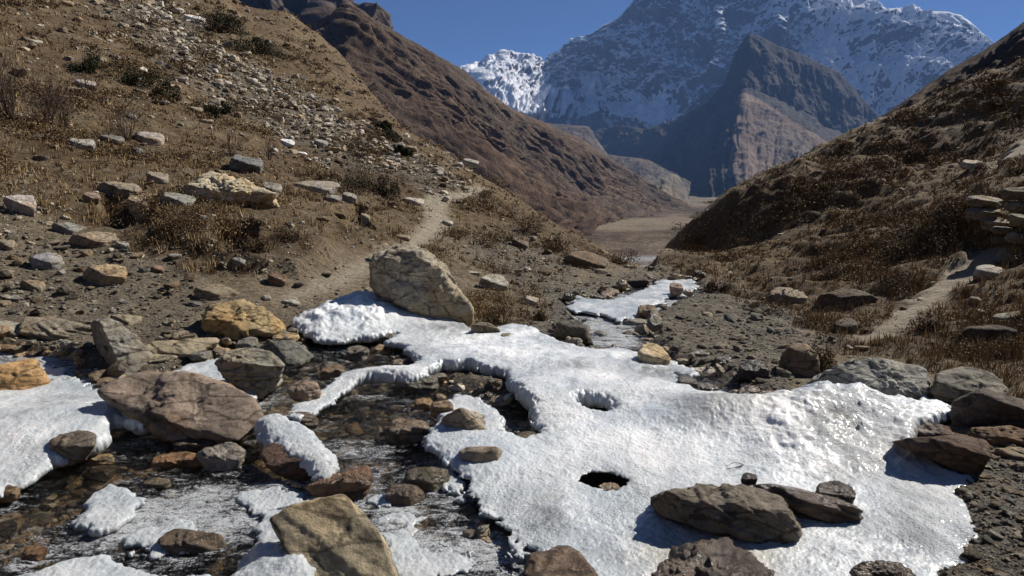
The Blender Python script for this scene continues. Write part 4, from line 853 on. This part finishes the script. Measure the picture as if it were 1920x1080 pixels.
for nm, l_, ol, cl, sb in WR:
    g_ = sum(cl)/3; cl = tuple(.72*c_+.28*g_ for c_ in cl)
    rock(nm, l_, ol, cl, sub=sb, wet=True, rough=.13 if 'lump' in l_ or 'crumbly' in l_ else .06, rv=.3 if 'lump' in l_ else .6, strata=.5, group='wet rocks in the stream', lift=-.11 if 'melt hole' in l_ else -.045 if 'at the bottom' in l_ or 'lump' in l_ else -.012)
print('rocks done')
# ------------------------------------------------------------------ loose stones
GPX, GPY = project(np.stack([GX, GY, GH], -1))
ELE = (GH-EYE)/np.maximum(GR, .1); CM = np.maximum.accumulate(ELE, 0); VIS = (ELE >= CM - .004)
AREA = np.zeros_like(GX)
ax_, ay_ = np.diff(GPX, axis=0)[:, :-1], np.diff(GPY, axis=0)[:, :-1]; bx_, by_ = np.diff(GPX, axis=1)[:-1], np.diff(GPY, axis=1)[:-1]
AREA[:-1, :-1] = np.minimum(np.abs(ax_*by_-ay_*bx_), 60.0)
INV = ((GPX > -260) & (GPX < 2180) & (GPY > -200) & (GPY < 1330) & (GR > 1.6) & (GR < 95)).astype(float)
SCREEN = AREA*INV*np.where(VIS, 1., .12)
def pick(n, dens, seed):
    r_ = np.random.default_rng(seed); w0 = (SCREEN*dens).ravel(); c = np.cumsum(w0); k = np.searchsorted(c, r_.uniform(0, c[-1], n))
    j, i = np.unravel_index(k, GX.shape); i = np.minimum(i, GX.shape[1]-2); j = np.minimum(j, GX.shape[0]-2)
    a, b = r_.uniform(0, 1, n), r_.uniform(0, 1, n)
    def L_(G): return G[j, i]*(1-a)*(1-b)+G[j, i+1]*a*(1-b)+G[j+1, i]*(1-a)*b+G[j+1, i+1]*a*b
    return np.stack([L_(GX), L_(GY), L_(GH)], 1), j, i, r_
def stone_lib(n, lev, seed):
    r_ = np.random.default_rng(seed); out = []
    for k in range(n):
        D, Fc = ico(lev); sc = np.array([1, r_.uniform(.6, .95), r_.uniform(.3, .75)])
        N = r_.normal(0, 1, (9, 3)); N /= np.linalg.norm(N, axis=1)[:, None]; N = np.r_[N, [[0, 0, 1], [0, 0, -1]]]
        Hs = r_.uniform(.5, .85, len(N)); Dw = D*sc; L = np.linalg.norm(Dw, axis=1)[:, None]
        Hs = Hs*np.linalg.norm(N*sc, axis=1); P = (Dw/L)*np.minimum(hullshape(Dw/L, N, Hs, 18), L[:, 0]*1.15)[:, None]
        out.append(P*(1+r_.normal(0, .03, (len(P), 1))))
    return out, ico(lev)[1]
LIB1, F1 = stone_lib(14, 2, 1); LIB2, F2 = stone_lib(14, 3, 2)
def rotm(r_, n, tilt=.5):
    yaw = r_.uniform(0, 2*math.pi, n); tx = r_.normal(0, tilt, n); c, s_ = np.cos(yaw), np.sin(yaw); cx, sx = np.cos(tx), np.sin(tx)
    R = np.zeros((n, 3, 3)); R[:, 0, 0] = c; R[:, 0, 1] = -s_*cx; R[:, 0, 2] = s_*sx; R[:, 1, 0] = s_; R[:, 1, 1] = c*cx; R[:, 1, 2] = -c*sx; R[:, 2, 1] = sx; R[:, 2, 2] = cx; return R
PAL = np.array([(.30, .25, .175), (.235, .225, .195), (.36, .32, .25), (.20, .165, .12), (.42, .39, .33), (.26, .20, .13), (.17, .155, .135)])
SCREE = .8*pxregion(PP('190,-20 290,-20 420,90 560,165 700,245 800,295 880,340 840,352 740,320 620,280 480,195 330,100'), 14, 55) + .5*pxregion(PP('120,20 200,30 320,140 400,180 520,250 600,300 560,300 440,250 330,190 220,110'), 9, 40)*sstep(-.1, .3, fbm(p3(GX*.7, GY*.7, 77.), 3)) 
def scatter_stones(name, label, n, dens, smin, smax, alpha, seed, palw, bright=1.0, smaxm=.5, embed=.25, wet=False, mat=None):
    P, j, i, r_ = pick(n, dens, seed); r = np.hypot(P[:, 0], P[:, 1])
    u_ = r_.uniform(0, 1, n); px = smin*(1-u_*(1-(smin/smax)**alpha))**(-1/alpha); s_ = np.minimum(px*r/F*.5, smaxm*.5)
    R = rotm(r_, n, .35); kinds = r_.integers(0, 14, n); pal = PAL[r_.choice(len(PAL), n, p=np.array(palw)/sum(palw))]*r_.uniform(.75, 1.25, n)[:, None]*bright
    Vs = []; Fs = []; Cs = []; off = 0
    for k in range(14):
        m = kinds == k
        if not m.any(): continue
        v = np.einsum('nij,vj->nvi', R[m], LIB1[k])*s_[m][:, None, None] + (P[m]+np.array([0, 0, 1.])*(s_[m]*embed)[:, None])[:, None]
        nn, nv = v.shape[:2]; Vs.append(v.reshape(-1, 3)); Fs.append((F1[None] + (np.arange(nn)*nv)[:, None, None]).reshape(-1, 3)+off); Cs.append(np.repeat(pal[m], nv, 0)); off += nn*nv
    o = mesh_obj(name, np.concatenate(Vs), np.concatenate(Fs), mat or M_STONE, False, None, np.concatenate(Cs))
    return tag(o, label, 'loose stones', kind='stuff')
notw = (D_W < -.02)*(D_I < .02)
slopeL = sstep(60, -60, GX_-1000-0*GX_)
scatter_stones('scree', 'pale loose scree streaming down the left slope', 4300, SCREE*notw, 2.6, 24, 1.35, 11, [1, 1, 3, .3, 4, .3, .3], 1.4, .8)
scatter_stones('loose_stones', 'countless small stones littering the slopes', 14500, (np.clip(.35+1.0*sstep(.45, .75, .5+.5*fbm(p3(GX*.5, GY*.5, 3.), 3)), 0, 1))*notw*(1-.6*A_PATH)*np.where(GX_ > 1150, .33, 1.), 2.2, 16, 1.9, 12, [3, 2, 2.5, 1.5, 3, 1.5, 1], 1.3, .4, .1)
scatter_stones('gravel', 'grey angular gravel along the stream', 13500, A_GRAV*notw*(1-SCREE), 3, 34, 1.9, 13, [2, 3, 1.5, 2, .8, 2, 3], .85, .3, .15)
scatter_stones('streambed', 'wet cobbles and pebbles on the stream bed', 6500, ((D_W > .02)*(D_I < .15)).astype(float), 9, 70, 1.6, 14, [3, 2, 2, 2, 1.5, 4, 1], 2.0, .28, -.05, mat=M_WETS)
scatter_stones('river_gravel', 'wet stones breaking the surface of the rapids', 900, (D_W > -.05)*(D_I < .0)*(.25+sstep(640, 600, GY_)), 12, 50, 1.5, 15, [2, 3, 1, 3, .6, 3, 3], 1.0, .3, .75, mat=M_WETS)
# the largest loose stones are things of their own
def single_stones(n, dens, smin, smax, seed, label, group, cols, smaxm=.6):
    P, j, i, r_ = pick(n, dens, seed); R = rotm(r_, n, .3)
    for k in range(n):
        s_ = min(r_.uniform(smin, smax)*math.hypot(P[k, 0], P[k, 1])/F*.5, smaxm/2); q = LIB2[r_.integers(0, 14)]; nn = fbm(q*2.2+k, 4)
        v = (q*(1+.07*nn)[:, None]) @ R[k].T * s_
        o = mesh_obj('stone', v, F2, M_ROCK, True); o.location = P[k] + np.array([0, 0, s_*.15]); c = cols[r_.integers(0, len(cols))]; jt = r_.uniform(.8, 1.15)
        o.color = (c[0]*jt, c[1]*jt, c[2]*jt, 1); tag(o, label, 'stone', group)
single_stones(90, notw*sstep(1050, 950, GX_)*(1-A_PATH)*sstep(620, 560, GY_), 14, 30, 21, 'fist to head sized stone among the litter of the left slope', 'larger stones littering the left slope', [TAN, GREY, PALE, (.3, .24, .17)])
single_stones(38, notw*sstep(1250, 1350, GX_)*(1-A_PATH)*sstep(430, 520, GY_), 12, 26, 22, 'brown stone half sunk in grass on the right slope', 'larger stones on the right slope', [TAN, BRN, (.24, .2, .14)])
single_stones(46, A_GRAV*notw*(1-SCREE)*sstep(980, 1040, GX_)*sstep(560, 600, GY_), 14, 30, 23, 'grey-brown angular stone in the gravel beside the ice', 'larger stones in the gravel bar', [GREY, TAN, DARK, BRN])
# ------------------------------------------------------------------ vegetation
def blades(P, H_, Wd, n_per, r_, cols, spread=.5, lean=.5):
    """n_per thin bent blades from every root point"""
    N = len(P); M = N*n_per; root = np.repeat(P, n_per, 0); h = np.repeat(H_, n_per)*r_.uniform(.45, 1.15, M); wd = np.repeat(Wd, n_per)
    a = r_.uniform(0, 2*math.pi, M); sp = np.abs(r_.normal(0, 1, M))*spread*np.repeat(H_, n_per)*.5
    root = root + np.stack([np.cos(a)*sp, np.sin(a)*sp, -.02*np.ones(M)], 1)
    ln = r_.uniform(.15, 1, M)*lean; tip = root + np.stack([np.cos(a)*h*ln, np.sin(a)*h*ln, h*(1-.35*ln)], 1)
    b = r_.uniform(0, 2*math.pi, M); o = np.stack([np.cos(b)*wd, np.sin(b)*wd, 0*b], 1)*.5
    V = np.stack([root-o, root+o, tip], 1).reshape(-1, 3); Fc = np.arange(M*3).reshape(-1, 3)
    c = cols[r_.integers(0, len(cols), M)]*r_.uniform(.7, 1.3, M)[:, None]; return V, Fc, np.repeat(c, 3, 0)
STRAW = np.array([(.44, .34, .18), (.26, .18, .095), (.33, .235, .12), (.15, .095, .05), (.21, .135, .07)])
HEATH = np.array([(.085, .056, .031), (.125, .083, .045), (.06, .043, .025), (.19, .13, .07)])
JUN = np.array([(.022, .030, .012), (.032, .038, .015), (.016, .022, .009), (.05, .048, .02)])
clump = sstep(.0, .45, fbm(p3(GX*.55, GY*.55, 21.), 4))
P, j, i, r_ = pick(24000, (A_GRASS*(.25+clump))*notw*(1-A_PATH)*np.where(GX_ > 1150, 1.35, .8), 31)
r = np.hypot(P[:, 0], P[:, 1]); H_ = np.clip(r_.uniform(.05, .16, len(P)), 4*r/F, .4); V_, F_, C_ = blades(P, H_, np.clip(2.0*r/F, .006, .05), 8, r_, STRAW)
tag(mesh_obj('dry_grass', V_, F_, M_LEAF, False, None, C_), 'dry straw-coloured grass covering the slopes', 'grass', kind='stuff')
def leafball(c, rx, ry, rz, n, sz, r_, cols, nc=9):
    """leaf-sized faces in several uneven clumps"""
    cc = r_.normal(0, .55, (nc, 3)); cc[:, 2] = np.abs(cc[:, 2])*.8; cr = r_.uniform(.28, .6, nc)
    k = r_.integers(0, nc, n); d = r_.normal(0, 1, (n, 3)); d /= np.linalg.norm(d, axis=1)[:, None]; q = cc[k] + d*(cr[k]*r_.uniform(.55, 1.1, n))[:, None]
    q[:, 2] = np.abs(q[:, 2]) - .08; q = q*np.array([rx, ry, rz]) + c
    a = r_.normal(0, 1, (n, 3)); b = r_.normal(0, 1, (n, 3)); a /= np.linalg.norm(a, axis=1)[:, None]; b /= np.linalg.norm(b, axis=1)[:, None]
    V = np.stack([q-a*sz, q+a*sz, q+b*sz*1.3], 1).reshape(-1, 3); c_ = cols[r_.integers(0, len(cols), n)]*r_.uniform(.7, 1.35, n)[:, None]
    return V, np.arange(n*3).reshape(-1, 3), np.repeat(c_, 3, 0)
# low heath cushions: nobody could count them
P, j, i, r_ = pick(2400, (A_GRASS*clump)*notw*(1-A_PATH)*np.where(GX_ > 1150, 1.2, 1.), 33)
Vs, Fs, Cs, off = [], [], [], 0
for k in range(len(P)):
    rr_ = math.hypot(P[k, 0], P[k, 1]); s_ = min(r_.uniform(10, 34)*rr_/F, r_.uniform(.25, .6)) + .04; 
    v, f, c = leafball(P[k], s_, s_*.8, s_*.42, 120, max(.010, 1.6*rr_/F), r_, HEATH if r_.uniform() < .7 else STRAW*.8, 5); Vs.append(v); Fs.append(f+off); Cs.append(c); off += len(v)
tag(mesh_obj('heath', np.concatenate(Vs), np.concatenate(Fs), M_LEAF, False, None, np.concatenate(Cs)), 'dark red-brown heath cushions dotted over the slopes', 'heath', kind='stuff')
def bush(name, label, px, py, wpx, hpx, cols, n, cat, group, seed, nc=10):
    r_ = np.random.default_rng(seed); g = hit(px, py, GH); d = math.hypot(g[0], g[1]); W = wpx*d/F/2; Hh = hpx*d/F
    root = bpy.data.objects.new(name, None); COL.objects.link(root); root.location = g; tag(root, label, cat, group)
    v, f, c = leafball(np.zeros(3), W*.8, W*.6, Hh*.8, n, max(.012, 1.5*d/F), r_, cols, nc)
    o = mesh_obj('foliage', v, f, M_LEAF, False, None, c, parent=root)
    tw(root, 'stem', r_, Hh*.9, W*.7, 14, max(.004, .8*d/F))
    return root
def tw(root, nm, r_, H, W, n, rad_, col=(.10, .065, .045), bend=.25, splits=0):
    """thin woody stems fanning out of the root"""
    Vs = []; Fs = []; off = 0
    def tube(p0, p1, ra, rb, curve):
        nonlocal off
        K = 5; t = np.linspace(0, 1, K)[:, None]; pts = p0*(1-t)+p1*t + curve*np.sin(t*math.pi); rr = (ra*(1-t)+rb*t)
        ring = np.array([(1, 0, 0), (-.5, .87, 0), (-.5, -.87, 0)]); v = (pts[:, None] + ring[None]*rr[:, None]).reshape(-1, 3); f = []
        for a in range(K-1):
            for b in range(3): f.append((a*3+b, a*3+(b+1) % 3, (a+1)*3+(b+1) % 3, (a+1)*3+b))
        Vs.append(v); Fs.append(np.array(f)+off); off += len(v); return pts
    for k in range(n):
        a = r_.uniform(0, 2*math.pi); l = r_.uniform(.5, 1); out = r_.uniform(.1, 1)
        tip = np.array([math.cos(a)*W*out, math.sin(a)*W*out, H*l*(1-.3*out*out)]); st = np.array([math.cos(a), math.sin(a), 0])*W*.06 - np.array([0, 0, .03])
        pts = tube(st, tip, rad_, rad_*.45, r_.normal(0, bend*.3*H, 3)*np.array([1, 1, .3]))
        for q in range(splits):
            s0 = pts[r_.integers(1, 5)]; e = s0 + r_.normal(0, .16*H, 3) + np.array([math.cos(a)*W*.15, math.sin(a)*W*.15, H*r_.uniform(.08, .35)]); tube(s0, e, rad_*.6, rad_*.3, r_.normal(0, .03*H, 3))
    V = np.concatenate(Vs); c = np.ones((len(V), 3))*np.array(col)
    return mesh_obj(nm, V, np.concatenate(Fs), M_TWIG, True, None, c, parent=root)
GB_ = 'green bushes on the left slope'
for k, (l_, px, py, w_, h_) in enumerate([('dark green juniper left of the trail, the nearest and fullest', 684, 352, 100, 66), ('smaller juniper touching the fullest one on its right', 724, 366, 50, 36),
        ('dark green bush near the left edge, highest of a slanting row', 165, 136, 62, 30), ('long low bush in the middle of the slanting row', 252, 160, 96, 30), ('low bush at the lower end of the slanting row', 308, 186, 48, 24),
        ('olive bush right of the slanting row', 405, 212, 54, 24), ('wide dark bush below the white outcrop', 410, 60, 84, 32), ('long dark bush right of the white outcrop', 478, 100, 92, 32),
        ('flat bush on the scree above the juniper', 735, 262, 52, 20), ('small bush above the trail near the spur', 752, 290, 34, 16), ('small dark bush left of the skyline crag', 715, 240, 36, 14)]):
    bush('juniper_bush', l_, px, py, w_*1.15, h_*1.15, JUN, 3000, 'bush', GB_, 50+k)
for k, (l_, px, py, w_, h_) in enumerate([('reddish brown shrub on the far spur below the trail', 985, 432, 90, 50), ('brown shrub under the reddish brown one', 1035, 470, 70, 36), ('tangled brown bush between the big boulder and upper ice', 945, 606, 100, 48),
        ('brown twiggy clump right of the tangled bush', 1010, 600, 40, 24), ('round dry bush on the right bank above the ice', 1540, 702, 46, 52), ('brown shrub at the end of the left spur', 1165, 494, 70, 34), ('thin dry bush beside the far ice', 1350, 545, 60, 28),
        ('dark heath clump in the hollow of the left bank', 480, 470, 60, 34), ('heath clump on the bank below the crusty outcrop', 350, 430, 110, 46), ('heath clump right of the crusty outcrop bank', 540, 450, 90, 36),
        ('dark shrub above the path at the right', 1690, 480, 90, 40), ('dark shrub on the right slope above the long boulder', 1560, 525, 90, 34), ('low dark shrub beside the right-hand path', 1745, 620, 60, 26), ('dark shrub under the step wall', 1790, 470, 100, 46), ('shrub on the bank right of the dark shrub by the wall', 1700, 440, 110, 40)]):
    bush('dry_shrub', l_, px, py, w_, h_, HEATH*(1.25 if 'round' in l_ or 'tangled' in l_ else 1.), 1500, 'shrub', 'dry brown shrubs', 80+k)
for k, (l_, px, py, w_, h_, n_) in enumerate([('tall leafless shrub at the far left edge', 20, 222, 90, 120, 34), ('leafless twiggy shrub right of the tallest one', 92, 232, 80, 90, 30), ('thin leafless shrub beside the pale grey boulder', 122, 240, 40, 60, 16),
        ('wide leafless shrub over the long light boulder', 238, 262, 80, 56, 26), ('small leafless shrub below the tan stone', 436, 292, 60, 42, 16), ('sparse leafless shrub beside the lichen-mottled boulder', 505, 300, 50, 40, 14), ('faint leafless shrub behind the upper left boulders', 170, 180, 60, 40, 14)]):
    r_ = np.random.default_rng(120+k); g = hit(px, py, GH); d = math.hypot(g[0], g[1])
    root = bpy.data.objects.new('bare_shrub', None); COL.objects.link(root); root.location = g; tag(root, l_, 'shrub', 'leafless shrubs on the left slope')
    tw(root, 'twigs', r_, h_*d/F, w_*d/F/2, n_, .55*d/F, (.085, .06, .05), splits=5)
# dead twig lying on the ice
r_ = np.random.default_rng(9); g = hit(1385, 882, GH, .03); g[2] += .03
root = bpy.data.objects.new('dead_twig', None); COL.objects.link(root); root.location = g; root.rotation_euler = (0, rad(-86), rad(25)); tag(root, 'thin dead twig lying on the ice above the long foreground rock', 'twig')
tw(root, 'twigs', r_, .17, .03, 3, .0022, (.09, .06, .045), splits=2)
# the air between here and the peaks
hz = bpy.data.meshes.new('haze'); bm = bmesh.new(); bmesh.ops.create_cube(bm, size=1)
for v_ in bm.verts: v_.co = (v_.co.x*24000, -6500 + (v_.co.y+.5)*(6500+12300), -340 + (v_.co.z+.5)*3450)
bm.to_mesh(hz); bm.free(); ho = bpy.data.objects.new('haze', hz); COL.objects.link(ho); tag(ho, kind='stuff')
hm = bpy.data.materials.new('haze'); hm.use_nodes = True; t_ = hm.node_tree; t_.nodes.remove(t_.nodes['Principled BSDF'])
pv = t_.nodes.new('ShaderNodeVolumePrincipled'); pv.inputs['Color'].default_value = (.28, .5, 1, 1); pv.inputs['Density'].default_value = 3.0e-5; pv.inputs['Anisotropy'].default_value = 0.0
t_.links.new(pv.outputs[0], t_.nodes['Material Output'].inputs['Volume']); hz.materials.append(hm)
